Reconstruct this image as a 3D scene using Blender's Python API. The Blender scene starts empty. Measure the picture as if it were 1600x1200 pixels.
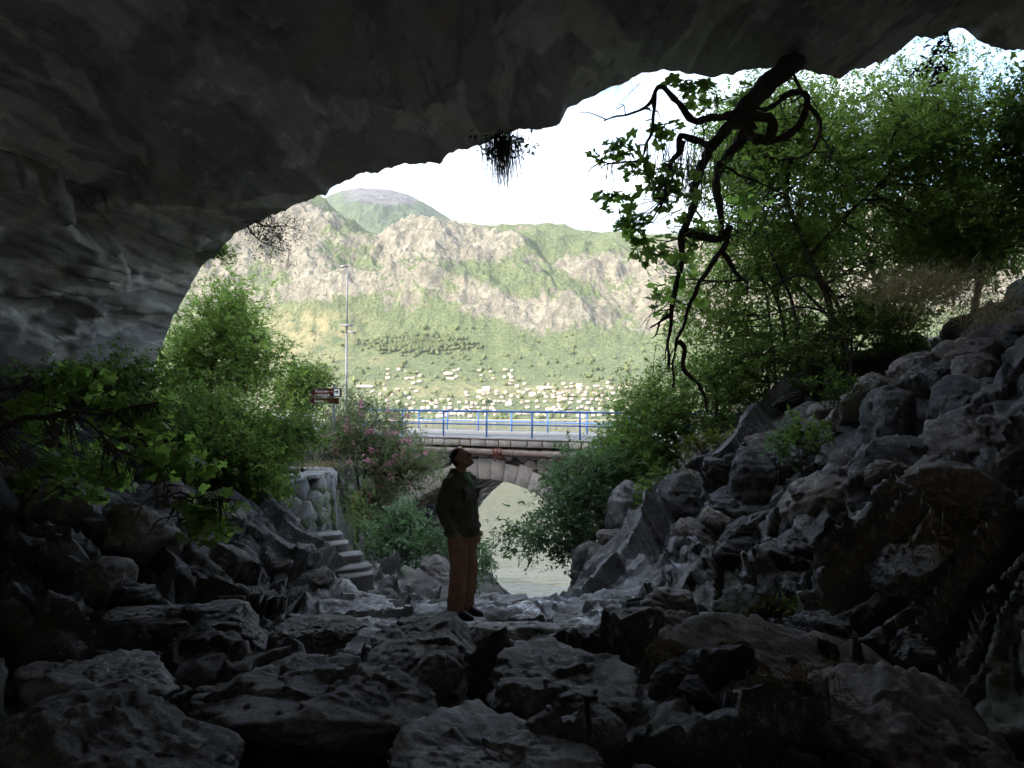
import bpy, bmesh, math, random
import numpy as np
from mathutils import Vector, Matrix

# ------------------------------------------------------------------ camera, sky, sun, exposure
H = 14.0            # camera height above the sea (m)
FPX = 1180.0        # focal length in photograph pixels (1600 wide)
PITCH = math.atan(48.0 / FPX)
scene = bpy.context.scene
COL = scene.collection
cam_d = bpy.data.cameras.new('camera')
cam_d.sensor_width = 36.0
cam_d.lens = FPX / 1600.0 * 36.0
cam_d.clip_start = 0.05
cam_d.clip_end = 30000.0
cam = bpy.data.objects.new('camera', cam_d)
COL.objects.link(cam)
cam.location = (0, 0, H)
cam.rotation_euler = (math.pi / 2 + PITCH, 0, 0)
scene.camera = cam

SUN_EL = math.radians(32)
SUN_AZ = math.radians(232)      # compass direction the light comes from, clockwise from +Y (behind the camera, to the left)
world = bpy.data.worlds.new('World')
scene.world = world
world.use_nodes = True
wn = world.node_tree.nodes
wl = world.node_tree.links
wn.clear()
w_out = wn.new('ShaderNodeOutputWorld')
w_bg = wn.new('ShaderNodeBackground')
w_sky = wn.new('ShaderNodeTexSky')
w_sky.sky_type = 'NISHITA'
w_sky.sun_disc = False
w_sky.sun_elevation = SUN_EL
w_sky.sun_rotation = SUN_AZ
w_sky.air_density = 1.0
w_sky.dust_density = 2.0
w_sky.ozone_density = 1.0
w_co = wn.new('ShaderNodeTexCoord')
w_map = wn.new('ShaderNodeMapping')
w_map.inputs['Scale'].default_value = (1.0, 1.0, 2.6)
w_no = wn.new('ShaderNodeTexNoise')
w_no.inputs['Scale'].default_value = 2.3
w_no.inputs['Detail'].default_value = 6.0
w_no.inputs['Roughness'].default_value = 0.55
w_rmp = wn.new('ShaderNodeMapRange')
w_rmp.inputs['From Min'].default_value = 0.44
w_rmp.inputs['From Max'].default_value = 0.68
w_rmp.inputs['To Max'].default_value = 0.85
w_mix = wn.new('ShaderNodeMix')
w_mix.data_type = 'RGBA'
w_mix.inputs['B'].default_value = (5.8, 6.1, 6.4, 1)
wl.new(w_co.outputs['Generated'], w_map.inputs['Vector'])
wl.new(w_map.outputs['Vector'], w_no.inputs['Vector'])
wl.new(w_no.outputs['Fac'], w_rmp.inputs['Value'])
wl.new(w_rmp.outputs['Result'], w_mix.inputs['Factor'])
wl.new(w_sky.outputs['Color'], w_mix.inputs['A'])
wl.new(w_mix.outputs['Result'], w_bg.inputs['Color'])
w_bg.inputs['Strength'].default_value = 0.15
wl.new(w_bg.outputs['Background'], w_out.inputs['Surface'])

sun_d = bpy.data.lights.new('sun', 'SUN')
sun_d.energy = 2.6
sun_d.angle = math.radians(0.5)
sun_d.color = (1.0, 0.93, 0.82)
sun = bpy.data.objects.new('sun', sun_d)
COL.objects.link(sun)
sun_from = Vector((math.sin(SUN_AZ) * math.cos(SUN_EL), math.cos(SUN_AZ) * math.cos(SUN_EL), math.sin(SUN_EL)))
sun.rotation_euler = sun_from.to_track_quat('Z', 'Y').to_euler()
sun.location = (0, -50, 120)

scene.view_settings.view_transform = 'Standard'
scene.view_settings.look = 'None'
scene.view_settings.gamma = 1.0
scene.view_settings.use_curve_mapping = False
scene.view_settings.exposure = 1.85
scene.render.engine = 'CYCLES'
scene.cycles.use_denoising = True
scene.cycles.use_adaptive_sampling = True
scene.cycles.adaptive_threshold = 0.04
scene.cycles.max_bounces = 8
scene.cycles.diffuse_bounces = 4
scene.cycles.glossy_bounces = 3
scene.cycles.transmission_bounces = 6
scene.cycles.sample_clamp_indirect = 6.0
scene.cycles.volume_bounces = 0

# ------------------------------------------------------------------ helpers
def P(px, py, d):
    """World point seen at photograph pixel (px, py) at distance d along +Y."""
    r = (px - 800.0) / FPX
    u = (600.0 - py) / FPX
    c, s = math.cos(PITCH), math.sin(PITCH)
    y = c - u * s
    z = s + u * c
    return Vector((r / y * d, d, H + z / y * d))

def PA(pts):
    return np.array([tuple(P(*p)) for p in pts])

M32 = np.uint32(0xffffffff)
def _hash(ix, iy, iz, seed):
    with np.errstate(over='ignore'):
        h = (ix.astype(np.uint32) * np.uint32(374761393) + iy.astype(np.uint32) * np.uint32(668265263)
             + iz.astype(np.uint32) * np.uint32(2147483647 & 0x7ed55d16) + np.uint32(seed * 1013904223 & 0xffffffff))
        h ^= h >> np.uint32(15)
        h *= np.uint32(2246822519)
        h ^= h >> np.uint32(13)
        h *= np.uint32(3266489917)
        h ^= h >> np.uint32(16)
    return h

def gnoise(p, seed=0):
    """Gradient noise in about -1..1 at the points p (N,3)."""
    i = np.floor(p).astype(np.int64)
    f = p - i
    w = f * f * f * (f * (f * 6 - 15) + 10)
    res = np.zeros(len(p))
    for dx in (0, 1):
        wx = w[:, 0] if dx else 1 - w[:, 0]
        for dy in (0, 1):
            wy = w[:, 1] if dy else 1 - w[:, 1]
            for dz in (0, 1):
                wz = w[:, 2] if dz else 1 - w[:, 2]
                h = _hash(i[:, 0] + dx, i[:, 1] + dy, i[:, 2] + dz, seed)
                gx = (h & np.uint32(1023)).astype(np.float64) / 511.5 - 1
                gy = ((h >> np.uint32(10)) & np.uint32(1023)).astype(np.float64) / 511.5 - 1
                gz = ((h >> np.uint32(20)) & np.uint32(1023)).astype(np.float64) / 511.5 - 1
                res += wx * wy * wz * (gx * (f[:, 0] - dx) + gy * (f[:, 1] - dy) + gz * (f[:, 2] - dz))
    return res * 1.3

def fbm(p, octaves=5, seed=0, gain=0.5, ridged=False):
    a, s, tot = 1.0, np.zeros(len(p)), 0.0
    q = np.array(p, dtype=np.float64)
    for o in range(octaves):
        n = gnoise(q, seed + o * 17)
        if ridged:
            n = 1 - 2 * np.abs(n)
        s += a * n
        tot += a
        a *= gain
        q = q * 2.03 + 11.7
    return s / tot

def facet(p, size, seed=0, tilt=0.7, warp=0.25, bulge=0.0):
    """Displacement of fractured rock: each cell is a tilted plane at its own height (in metres, about +-0.4*size)."""
    q = p / size
    if warp:
        q = q + warp * np.stack([gnoise(q * 1.7 + k * 31.3, seed + 5 + k) for k in range(3)], 1)
    i = np.floor(q).astype(np.int64)
    best = np.full(len(q), 1e9)
    val = np.zeros(len(q))
    for dx in (-1, 0, 1):
        for dy in (-1, 0, 1):
            for dz in (-1, 0, 1):
                cx, cy, cz = i[:, 0] + dx, i[:, 1] + dy, i[:, 2] + dz
                h = _hash(cx, cy, cz, seed)
                ox = (h & np.uint32(1023)).astype(np.float64) / 1023
                oy = ((h >> np.uint32(10)) & np.uint32(1023)).astype(np.float64) / 1023
                oz = ((h >> np.uint32(20)) & np.uint32(1023)).astype(np.float64) / 1023
                ex, ey, ez = q[:, 0] - cx - ox, q[:, 1] - cy - oy, q[:, 2] - cz - oz
                d = ex * ex + ey * ey + ez * ez
                m = d < best
                best[m] = d[m]
                h2 = _hash(cx[m], cy[m], cz[m], seed + 77)
                tx = (h2 & np.uint32(1023)).astype(np.float64) / 511.5 - 1
                ty = ((h2 >> np.uint32(10)) & np.uint32(1023)).astype(np.float64) / 511.5 - 1
                tz = ((h2 >> np.uint32(20)) & np.uint32(1023)).astype(np.float64) / 511.5 - 1
                off = ((h[m] >> np.uint32(5)) & np.uint32(255)).astype(np.float64) / 255 - 0.5
                val[m] = 0.6 * off + tilt * (tx * ex[m] + ty * ey[m] + tz * ez[m])
    if bulge:
        val = val + bulge * (0.3 - best)
    return val * size

def smooth(a, b, x):
    t = np.clip((x - a) / (b - a), 0, 1)
    return t * t * (3 - 2 * t)

def mesh_np(name, V, F, smooth_shade=True, mats=None, midx=None, attrs=None):
    """Mesh from an (N,3) array and an (M,k) array of equal-sided faces (or a list of such arrays)."""
    me = bpy.data.meshes.new(name)
    V = np.asarray(V, dtype=np.float32)
    Fs = F if isinstance(F, list) else [F]
    Fs = [np.asarray(f, dtype=np.int32) for f in Fs if len(f)]
    nl = sum(f.size for f in Fs)
    nf = sum(len(f) for f in Fs)
    me.vertices.add(len(V))
    me.vertices.foreach_set('co', V.ravel())
    me.loops.add(nl)
    me.loops.foreach_set('vertex_index', np.concatenate([f.ravel() for f in Fs]))
    me.polygons.add(nf)
    tot = np.concatenate([np.full(len(f), f.shape[1], dtype=np.int32) for f in Fs])
    st = np.concatenate([[0], np.cumsum(tot)[:-1]]).astype(np.int32)
    me.polygons.foreach_set('loop_start', st)
    me.polygons.foreach_set('loop_total', tot)
    if smooth_shade:
        me.polygons.foreach_set('use_smooth', np.ones(nf, dtype=bool))
    for m in (mats or []):
        me.materials.append(m)
    if midx is not None:
        me.polygons.foreach_set('material_index', np.asarray(midx, dtype=np.int32))
    for an, (dom, arr) in (attrs or {}).items():
        at = me.attributes.new(an, 'FLOAT', dom)
        at.data.foreach_set('value', np.asarray(arr, dtype=np.float32))
    me.update()
    return me

def link(name, me, parent=None, **props):
    o = bpy.data.objects.new(name, me)
    COL.objects.link(o)
    if parent is not None:
        o.parent = parent
    for k, v in props.items():
        if v is not None:
            o[k] = v
    return o

def thing(name, label, cat, loc=(0, 0, 0), group=None):
    o = bpy.data.objects.new(name, None)
    o.empty_display_size = 0.1
    COL.objects.link(o)
    o.location = loc
    o['label'] = label
    o['category'] = cat
    if group:
        o['group'] = group
    return o

def tag(o, label, cat, group=None):
    o['label'] = label
    o['category'] = cat
    if group:
        o['group'] = group
    return o

def grid_faces(nu, nv):
    a = np.arange(nu * nv).reshape(nu, nv)
    return np.stack([a[:-1, :-1].ravel(), a[1:, :-1].ravel(), a[1:, 1:].ravel(), a[:-1, 1:].ravel()], 1)

def grid_normals(G):
    du = np.gradient(G, axis=0)
    dv = np.gradient(G, axis=1)
    n = np.cross(du, dv)
    return n / (np.linalg.norm(n, axis=2, keepdims=True) + 1e-9)

class MB:
    """Collects boxes, tubes and free faces into one mesh."""
    def __init__(self):
        self.v, self.q, self.t, self.n = [], [], [], 0
    def add(self, V, quads=None, tris=None):
        V = np.asarray(V, dtype=float)
        if quads is not None and len(quads):
            self.q.append(np.asarray(quads) + self.n)
        if tris is not None and len(tris):
            self.t.append(np.asarray(tris) + self.n)
        self.v.append(V)
        self.n += len(V)
        return self
    def box(self, c, size, ax=(1, 0, 0), ay=(0, 1, 0), az=(0, 0, 1)):
        ax, ay, az = (np.array(a, dtype=float) for a in (ax, ay, az))
        s = np.array(size) / 2
        V = [np.array(c) + ax * s[0] * i + ay * s[1] * j + az * s[2] * k for i in (-1, 1) for j in (-1, 1) for k in (-1, 1)]
        return self.add(V, [(0, 1, 3, 2), (4, 6, 7, 5), (0, 4, 5, 1), (2, 3, 7, 6), (0, 2, 6, 4), (1, 5, 7, 3)])
    def tube(self, pts, rad, sides=6, cap=True):
        pts = np.asarray(pts, dtype=float)
        n = len(pts)
        rad = np.broadcast_to(np.asarray(rad, dtype=float), (n,))
        t = np.gradient(pts, axis=0)
        t /= np.linalg.norm(t, axis=1, keepdims=True) + 1e-12
        up = np.array([0.0, 0, 1]) if abs(t[0][2]) < 0.9 else np.array([1.0, 0, 0])
        a = np.cross(t[0], up)
        a /= np.linalg.norm(a)
        V = []
        ang = np.arange(sides) / sides * 2 * math.pi
        for i in range(n):
            a = a - t[i] * np.dot(a, t[i])
            a /= np.linalg.norm(a) + 1e-12
            b = np.cross(t[i], a)
            V.append(pts[i] + rad[i] * (np.cos(ang)[:, None] * a + np.sin(ang)[:, None] * b))
        V = np.concatenate(V)
        k = np.arange(sides)
        Q = np.concatenate([np.stack([i * sides + k, i * sides + (k + 1) % sides, (i + 1) * sides + (k + 1) % sides, (i + 1) * sides + k], 1) for i in range(n - 1)])
        T = []
        if cap:
            V = np.concatenate([V, pts[:1], pts[-1:]])
            T = [(n * sides, (j + 1) % sides, j) for j in range(sides)] + [(n * sides + 1, (n - 1) * sides + j, (n - 1) * sides + (j + 1) % sides) for j in range(sides)]
        return self.add(V, Q, T)
    def prism(self, poly, z0, z1, fn=None, dome=0.0, inset=0.0):
        """Polygon (list of (a,b)) extruded between z0 and z1; fn maps (a,b,c) to world; the top face may be inset and domed."""
        poly = np.asarray(poly, dtype=float)
        n = len(poly)
        c = poly.mean(0)
        inner = c + (poly - c) * (1 - inset)
        L = [np.column_stack([poly, np.full(n, z0)]), np.column_stack([poly, np.full(n, z1 - dome)]),
             np.column_stack([inner, np.full(n, z1)]), np.array([[c[0], c[1], z1 + dome * 0.3]])]
        V = np.concatenate(L)
        if fn:
            V = np.array([fn(*p) for p in V])
        k = np.arange(n)
        k2 = (k + 1) % n
        Q = np.concatenate([np.stack([k, k2, n + k2, n + k], 1), np.stack([n + k, n + k2, 2 * n + k2, 2 * n + k], 1)])
        T = np.stack([2 * n + k, 2 * n + k2, np.full(n, 3 * n)], 1)
        return self.add(V, Q, T)
    def mesh(self, name, mats=None, smooth_shade=False, attrs=None):
        F = []
        if self.q:
            F.append(np.concatenate(self.q))
        if self.t:
            F.append(np.concatenate(self.t))
        return mesh_np(name, np.concatenate(self.v), F, smooth_shade, mats, attrs=attrs)
    def build(self, name, mat, parent=None, smooth_shade=False, **props):
        return link(name, self.mesh(name, [mat], smooth_shade), parent, **props)

def spline(pts, n):
    """Catmull-Rom through pts (K,m), n samples."""
    pts = np.asarray(pts, dtype=float)
    k = len(pts)
    if k == 2:
        t = np.linspace(0, 1, n)[:, None]
        return pts[0] * (1 - t) + pts[1] * t
    ext = np.concatenate([[2 * pts[0] - pts[1]], pts, [2 * pts[-1] - pts[-2]]])
    s = np.linspace(0, k - 1 - 1e-9, n)
    i = s.astype(int)
    f = (s - i)[:, None]
    a, b, c, d = ext[i], ext[i + 1], ext[i + 2], ext[i + 3]
    return 0.5 * (2 * b + (c - a) * f + (2 * a - 5 * b + 4 * c - d) * f * f + (3 * b - a - 3 * c + d) * f ** 3)

# ------------------------------------------------------------------ materials
class NT:
    def __init__(self, name):
        self.m = bpy.data.materials.new(name)
        self.m.use_nodes = True
        self.t = self.m.node_tree
        self.t.nodes.clear()
        self.out = self.t.nodes.new('ShaderNodeOutputMaterial')
    def n(self, typ, props=None, **ins):
        nd = self.t.nodes.new(typ)
        for k, v in (props or {}).items():
            setattr(nd, k, v)
        for k, v in ins.items():
            key = k.replace('_', ' ')
            sock = nd.inputs[key] if key in nd.inputs else nd.inputs[k]
            self.put(sock, v)
        return nd
    def put(self, sock, v):
        if hasattr(v, 'is_output') or isinstance(v, bpy.types.NodeSocket):
            self.t.links.new(v, sock)
        elif isinstance(v, bpy.types.Node):
            self.t.links.new(v.outputs[0], sock)
        else:
            if isinstance(v, tuple) and len(v) == 3 and sock.type == 'RGBA':
                v = (*v, 1)
            sock.default_value = v
    def mix(self, fac, a, b, blend='MIX'):
        nd = self.t.nodes.new('ShaderNodeMix')
        nd.data_type = 'RGBA'
        nd.blend_type = blend
        self.put(nd.inputs['Factor'], fac)
        self.put(nd.inputs['A'], a)
        self.put(nd.inputs['B'], b)
        return nd.outputs['Result']
    def ramp(self, fac, lo, hi, tmin=0.0, tmax=1.0):
        nd = self.n('ShaderNodeMapRange', {'interpolation_type': 'SMOOTHSTEP'})
        self.put(nd.inputs['Value'], fac)
        nd.inputs['From Min'].default_value = lo
        nd.inputs['From Max'].default_value = hi
        nd.inputs['To Min'].default_value = tmin
        nd.inputs['To Max'].default_value = tmax
        return nd.outputs['Result']
    def math(self, op, a, b=0.0, clamp=False):
        nd = self.n('ShaderNodeMath', {'operation': op, 'use_clamp': clamp})
        self.put(nd.inputs[0], a)
        self.put(nd.inputs[1], b)
        return nd.outputs[0]
    def noise(self, vec, scale, detail=5, rough=0.55, dist=0.0):
        nd = self.n('ShaderNodeTexNoise', Scale=scale, Detail=detail, Roughness=rough, Distortion=dist)
        if vec is not None:
            self.put(nd.inputs['Vector'], vec)
        return nd.outputs['Fac']
    def coords(self, kind='Object', scale=None, rot=None):
        o = self.n('ShaderNodeTexCoord').outputs[kind]
        if scale or rot:
            mp = self.n('ShaderNodeMapping', Vector=o)
            if scale:
                mp.inputs['Scale'].default_value = scale
            if rot:
                mp.inputs['Rotation'].default_value = rot
            o = mp.outputs[0]
        return o
    def attr(self, name):
        return self.n('ShaderNodeAttribute', {'attribute_name': name}).outputs['Fac']
    def bump(self, height, strength, dist, normal=None):
        nd = self.n('ShaderNodeBump', Strength=strength, Distance=dist)
        self.put(nd.inputs['Height'], height)
        if normal is not None:
            self.put(nd.inputs['Normal'], normal)
        return nd.outputs[0]
    def principled(self, color, rough, normal=None, **kw):
        nd = self.n('ShaderNodeBsdfPrincipled')
        self.put(nd.inputs['Base Color'], color)
        self.put(nd.inputs['Roughness'], rough)
        if normal is not None:
            self.put(nd.inputs['Normal'], normal)
        for k, v in kw.items():
            self.put(nd.inputs[k.replace('_', ' ')], v)
        self.t.links.new(nd.outputs[0], self.out.inputs['Surface'])
        return nd

def plain(name, col, rough=0.6, var=0.12, scale=6.0, bump=0.0, metallic=0.0, coord='Object'):
    """A painted or solid surface with slight unevenness."""
    k = NT(name)
    co = k.coords(coord)
    f = k.noise(co, scale, 5, 0.6)
    dark = tuple(c * (1 - var * 2.2) for c in col)
    lite = tuple(min(1, c * (1 + var)) for c in col)
    c = k.mix(k.ramp(f, 0.3, 0.7), dark, lite)
    nm = k.bump(k.noise(co, scale * 6, 4), 0.4, bump) if bump else None
    k.principled(c, rough, nm, Metallic=metallic)
    return k.m

def rock_mat(name, dark, mid, light, rough=0.72, scale=1.0, bump=0.03, warm=None, wet=False, moss=None, stretch=None, rot=None, bstr=0.75, lichen=0.0, flake=False):
    k = NT(name)
    co = k.coords('Object', stretch, rot)
    n1 = k.noise(co, 0.75 * scale, 4, 0.62, 0.6)
    n2 = k.noise(co, 4.6 * scale, 8, 0.76)
    c = k.mix(k.ramp(n1, 0.32, 0.66), dark, mid)
    c = k.mix(k.ramp(n2, 0.50, 0.68), c, light)
    c = k.mix(k.ramp(n2, 0.32, 0.46, 0.7, 0.0), c, tuple(x * 0.4 for x in dark))
    # thin dark seams where the broad noise crosses its middle value
    seam = k.ramp(k.math('ABSOLUTE', k.math('SUBTRACT', n1, 0.47)), 0.0, 0.008, 0.35, 0.0)
    c = k.mix(seam, c, tuple(x * 0.25 for x in dark))
    if warm:
        c = k.mix(k.ramp(k.noise(co, 0.5 * scale, 3, 0.6, 0.8), 0.54, 0.68, 0, 0.7), c, warm)
    if flake:
        nf = k.noise(co, 0.55 * scale, 3, 0.5, 2.2)
        c = k.mix(k.ramp(nf, 0.485, 0.53, 0.0, 0.7), k.mix(1.0, c, (0.72, 0.70, 0.70), 'MULTIPLY'), k.mix(1.0, c, (1.5, 1.47, 1.42), 'MULTIPLY'))
        c = k.mix(k.ramp(nf, 0.59, 0.62, 0.0, 0.5), c, k.mix(1.0, c, (0.6, 0.58, 0.58), 'MULTIPLY'))
    if lichen:
        c = k.mix(k.ramp(k.noise(co, 14 * scale, 3, 0.75), 0.60, 0.66, 0, lichen), c, (0.46, 0.45, 0.42))
    if moss:
        geo = k.n('ShaderNodeNewGeometry')
        sep = k.n('ShaderNodeSeparateXYZ', Vector=geo.outputs['Normal'])
        mm = k.math('MULTIPLY', k.ramp(n1, 0.56, 0.66), k.ramp(sep.outputs['Z'], 0.25, 0.8))
        c = k.mix(mm, c, moss)
    nm = k.bump(n2, bstr, bump)
    if wet:
        wa = k.math('MULTIPLY', k.attr('wet'), k.ramp(n1, 0.35, 0.6, 0.45, 1.0))
        r = k.math('SUBTRACT', rough, k.math('MULTIPLY', wa, rough - 0.14))
        c = k.mix(k.math('MULTIPLY', wa, 0.85), c, k.mix(1.0, c, (0.5, 0.51, 0.54), 'MULTIPLY'))
        c = k.mix(k.math('MULTIPLY', k.attr('worn'), k.ramp(n2, 0.3, 0.6, 0.2, 0.85)), c, (0.27, 0.265, 0.26))
    else:
        r = k.ramp(n2, 0.3, 0.7, rough - 0.12, rough + 0.12)
    k.principled(c, r, nm)
    return k.m

def leaf_mat(name, dark, light, trans=0.45, gloss=0.25, tcol=None):
    k = NT(name)
    a = k.attr('tint')
    c = k.mix(a, dark, light)
    tc = k.mix(a, tuple(x * 1.1 for x in (tcol or light)), tuple(min(1, x * 1.7) for x in (tcol or light)))
    d = k.n('ShaderNodeBsdfPrincipled')
    k.put(d.inputs['Base Color'], c)
    d.inputs['Roughness'].default_value = 0.5
    d.inputs['Specular IOR Level'].default_value = gloss
    t = k.n('ShaderNodeBsdfTranslucent')
    k.put(t.inputs['Color'], tc)
    mx = k.n('ShaderNodeMixShader')
    mx.inputs[0].default_value = trans
    k.t.links.new(d.outputs[0], mx.inputs[1])
    k.t.links.new(t.outputs[0], mx.inputs[2])
    k.t.links.new(mx.outputs[0], k.out.inputs['Surface'])
    return k.m

MAT = {}
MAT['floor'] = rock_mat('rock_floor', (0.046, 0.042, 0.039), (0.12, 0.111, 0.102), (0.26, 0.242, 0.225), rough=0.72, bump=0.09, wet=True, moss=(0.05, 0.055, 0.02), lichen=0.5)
MAT['boulder'] = rock_mat('rock_boulder', (0.07, 0.063, 0.057), (0.18, 0.164, 0.149), (0.35, 0.323, 0.298), rough=0.78, scale=1.2, bump=0.05, lichen=0.4)
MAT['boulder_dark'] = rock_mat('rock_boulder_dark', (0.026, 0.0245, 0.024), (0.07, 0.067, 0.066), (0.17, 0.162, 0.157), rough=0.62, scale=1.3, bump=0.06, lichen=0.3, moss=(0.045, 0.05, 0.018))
MAT['boulder_brown'] = rock_mat('rock_boulder_brown', (0.09, 0.077, 0.067), (0.22, 0.19, 0.167), (0.38, 0.34, 0.307), rough=0.78, scale=1.2, bump=0.05, moss=(0.07, 0.06, 0.02), lichen=0.4)
MAT['boulder_pale'] = rock_mat('rock_boulder_pale', (0.14, 0.131, 0.122), (0.27, 0.256, 0.242), (0.43, 0.41, 0.39), rough=0.7, scale=1.3, lichen=0.4)
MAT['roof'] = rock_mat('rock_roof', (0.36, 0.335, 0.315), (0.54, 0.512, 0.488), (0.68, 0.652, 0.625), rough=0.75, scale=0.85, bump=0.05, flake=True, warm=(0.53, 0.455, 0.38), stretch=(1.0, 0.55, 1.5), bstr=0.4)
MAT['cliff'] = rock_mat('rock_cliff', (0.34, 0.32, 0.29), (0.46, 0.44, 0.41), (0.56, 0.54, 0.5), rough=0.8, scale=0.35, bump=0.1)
MAT['bank'] = rock_mat('rock_bank', (0.04, 0.036, 0.03), (0.095, 0.085, 0.072), (0.19, 0.175, 0.155), rough=0.8, scale=1.0, bump=0.05, moss=(0.06, 0.085, 0.025))
MAT['stone'] = rock_mat('rock_wall_stone', (0.18, 0.17, 0.16), (0.31, 0.295, 0.28), (0.44, 0.42, 0.40), rough=0.8, scale=2.2, bump=0.02, lichen=0.3)
MAT['bridge'] = rock_mat('stone_bridge', (0.38, 0.345, 0.31), (0.52, 0.483, 0.44), (0.61, 0.575, 0.53), rough=0.8, scale=1.1, bump=0.012, bstr=0.5)
MAT['rubble'] = rock_mat('stone_rubble', (0.3, 0.245, 0.21), (0.45, 0.385, 0.34), (0.54, 0.485, 0.44), rough=0.8, scale=1.3, bump=0.02)
MAT['mortar'] = plain('mortar', (0.12, 0.10, 0.09), 0.9, 0.15, 5, 0.02)
# ------------------------------------------------------------------ terrain heights
def piece(y, tab):
    t = np.array(tab, dtype=float)
    return np.interp(y, t[:, 0], t[:, 1])

def base_h(x, y):
    """Smooth terrain height relative to the camera."""
    zc = piece(y, [(-8, -1.5), (0, -1.62), (2, -1.72), (4, -1.88), (5.2, -2.0), (6.2, -2.1), (7.5, -2.12), (9.3, -2.12), (9.75, -2.3), (12, -3.7), (16, -6.4), (22, -10.5), (30, -14.3), (40, -16.5), (80, -20)])
    xl = piece(y, [(-8, -3.0), (3, -2.6), (6, -2.5), (8, -2.3), (9.3, -2.25), (10.5, -2.75), (12, -2.6), (16, -1.55), (22, -2.2), (28, -3.6), (36, -6), (80, -10)])
    sl = piece(y, [(-8, 0.5), (5, 0.55), (8, 0.62), (10, 0.75), (12, 1.1), (16, 1.3), (80, 1.2)])
    hl = -2.12 + sl * (xl - x)
    drop = piece(y, [(-8, 0), (10.5, 0), (13, -0.75), (16, -1.6), (24, -3), (80, -8)])
    hl = hl + drop * smooth(-4.0, -1.5, x)
    cap = piece(y, [(-8, 9), (8, 1.2), (11, -0.4), (12.8, -1.1), (16, -1.15), (20, -0.95), (26, -0.9), (36, -1.0), (48, -2), (60, -8), (80, -20)])
    capx = cap + piece(y, [(-8, 0), (11, 0.0), (13, 0.12), (80, 0.06)]) * np.maximum(0, -4.5 - x)
    hl = np.where(hl > capx, capx + 0.12 * (hl - capx) * (y < 11.5), hl)
    # beyond the ledge: a terrace with a steep edge, and a low bench of earth beside the stream
    xt = piece(y, [(9, -2.2), (10.8, -4.6), (12, -4.9), (13, -4.4), (14, -4.0), (15.2, -4.1), (16, -4.5), (22, -5.2), (28, -6.0), (80, -12)])
    hl1 = np.where(x < xt, capx, cap - 2.6 * (x - xt))
    zb = -2.5 - 0.19 * (y - 13) - 0.28 * (x + 3) - 1.6 * np.maximum(0, x + 0.9)
    wl_ = smooth(10.6, 12.6, y)
    hl = hl * (1 - wl_) + np.maximum(hl1, zb) * wl_
    xr = piece(y, [(-8, 4.5), (3, 3.4), (5, 2.9), (7, 2.2), (9, 1.5), (10, 1.25), (12, 1.5), (16, 2.4), (22, 3.8), (28, 5.2), (36, 7), (80, 14)])
    sr = piece(y, [(-8, 0.7), (9, 0.8), (14, 0.8), (30, 0.7), (80, 0.5)])
    ux = np.maximum(x - xr, 0)
    hr = -2.1 + sr * (np.where(x < xr, 2.2, 1.0) * np.minimum(x - xr, 3.0) + piece(y, [(-8, 0.9), (8, 0.72), (11, 0.42), (80, 0.4)]) * np.maximum(ux - 3.0, 0))
    rcap = piece(y, [(-8, 9), (20, 8), (30, 0.0), (45, -1), (60, -6), (80, -18)])
    hr = np.minimum(hr, rcap + 0.25 * np.maximum(0, hr - rcap))
    k = 0.18
    m = np.maximum(np.maximum(zc, hl), hr)
    s = m + k * np.log(np.exp((zc - m) / k) + np.exp((hl - m) / k) + np.exp((hr - m) / k))
    return s - 9.0 * smooth(36, 50, y) * smooth(-9, -4, x)

def terrain(x0, x1, nx, y0, y1, ny):
    xs, ys = np.linspace(x0, x1, nx), np.linspace(y0, y1, ny)
    X, Y = np.meshgrid(xs, ys, indexing='ij')
    Z = base_h(X, Y) + H
    return np.stack([X, Y, Z], 2)

def flat_mask(x, y):
    """1 on the water-worn ledge where the stream runs."""
    return smooth(5.4, 7.0, y) * (1 - smooth(9.6, 11, y)) * smooth(-2.6, -1.7, x) * (1 - smooth(1.4, 2.2, x))

# ------------------------------------------------------------------ cave floor and slopes
FNX, FNY = 760, 600
G = terrain(-10.0, 10.0, FNX, -6.5, 13.2, FNY)
N = grid_normals(G)
Pn = G.reshape(-1, 3)
fm = flat_mask(Pn[:, 0], Pn[:, 1])
# beds dip towards the stream on both sides: cells are drawn out along the dip
side_s = np.where(Pn[:, 0] > 0, 1.0, -1.0)
dip = np.stack([0.66 * side_s, np.full(len(Pn), 0.30), np.full(len(Pn), 0.69)], 1)
along = np.sum(Pn * dip, axis=1)
ef = smooth(0.8, 2.6, np.abs(Pn[:, 0]) - 0.6) * smooth(4.5, 7.0, Pn[:, 1]) * np.where(Pn[:, 0] > 0, 0.55, 0.45)
an = Pn - dip * (along * 0.58 * ef)[:, None]
an[:, 2] *= 1.25 + 0.35 * (1 - smooth(6.0, 8.0, Pn[:, 1]))
big = facet(an, 1.5, 3, 0.5, 0.3, 0.15)
med = facet(an, 0.62, 9, 0.6, 0.3, 0.25)
sml = facet(an, 0.25, 21, 0.65, 0.3, 0.2)
sml = sml + 0.6 * facet(an, 0.1, 22, 0.7)
fb = fbm(Pn * 1.6, 5, 40)
disp = (big * 0.55 + med * (0.48 - 0.15 * ef) + sml * (0.5 - 0.15 * ef)) * (1 - 0.68 * fm) + fb * (0.14 - 0.05 * fm)
ledge = facet(Pn * np.array([0.8, 2.0, 1.0]), 0.6, 55, 0.35)
disp += ledge * 0.2 * fm
steep = smooth(2.0, 4.5, Pn[:, 0])
disp += steep * big * 0.2
D = Pn + N.reshape(-1, 3) * disp[:, None] * np.array([0.7, 0.7, 1.0])
D[:, 2] -= 0.1
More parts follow.
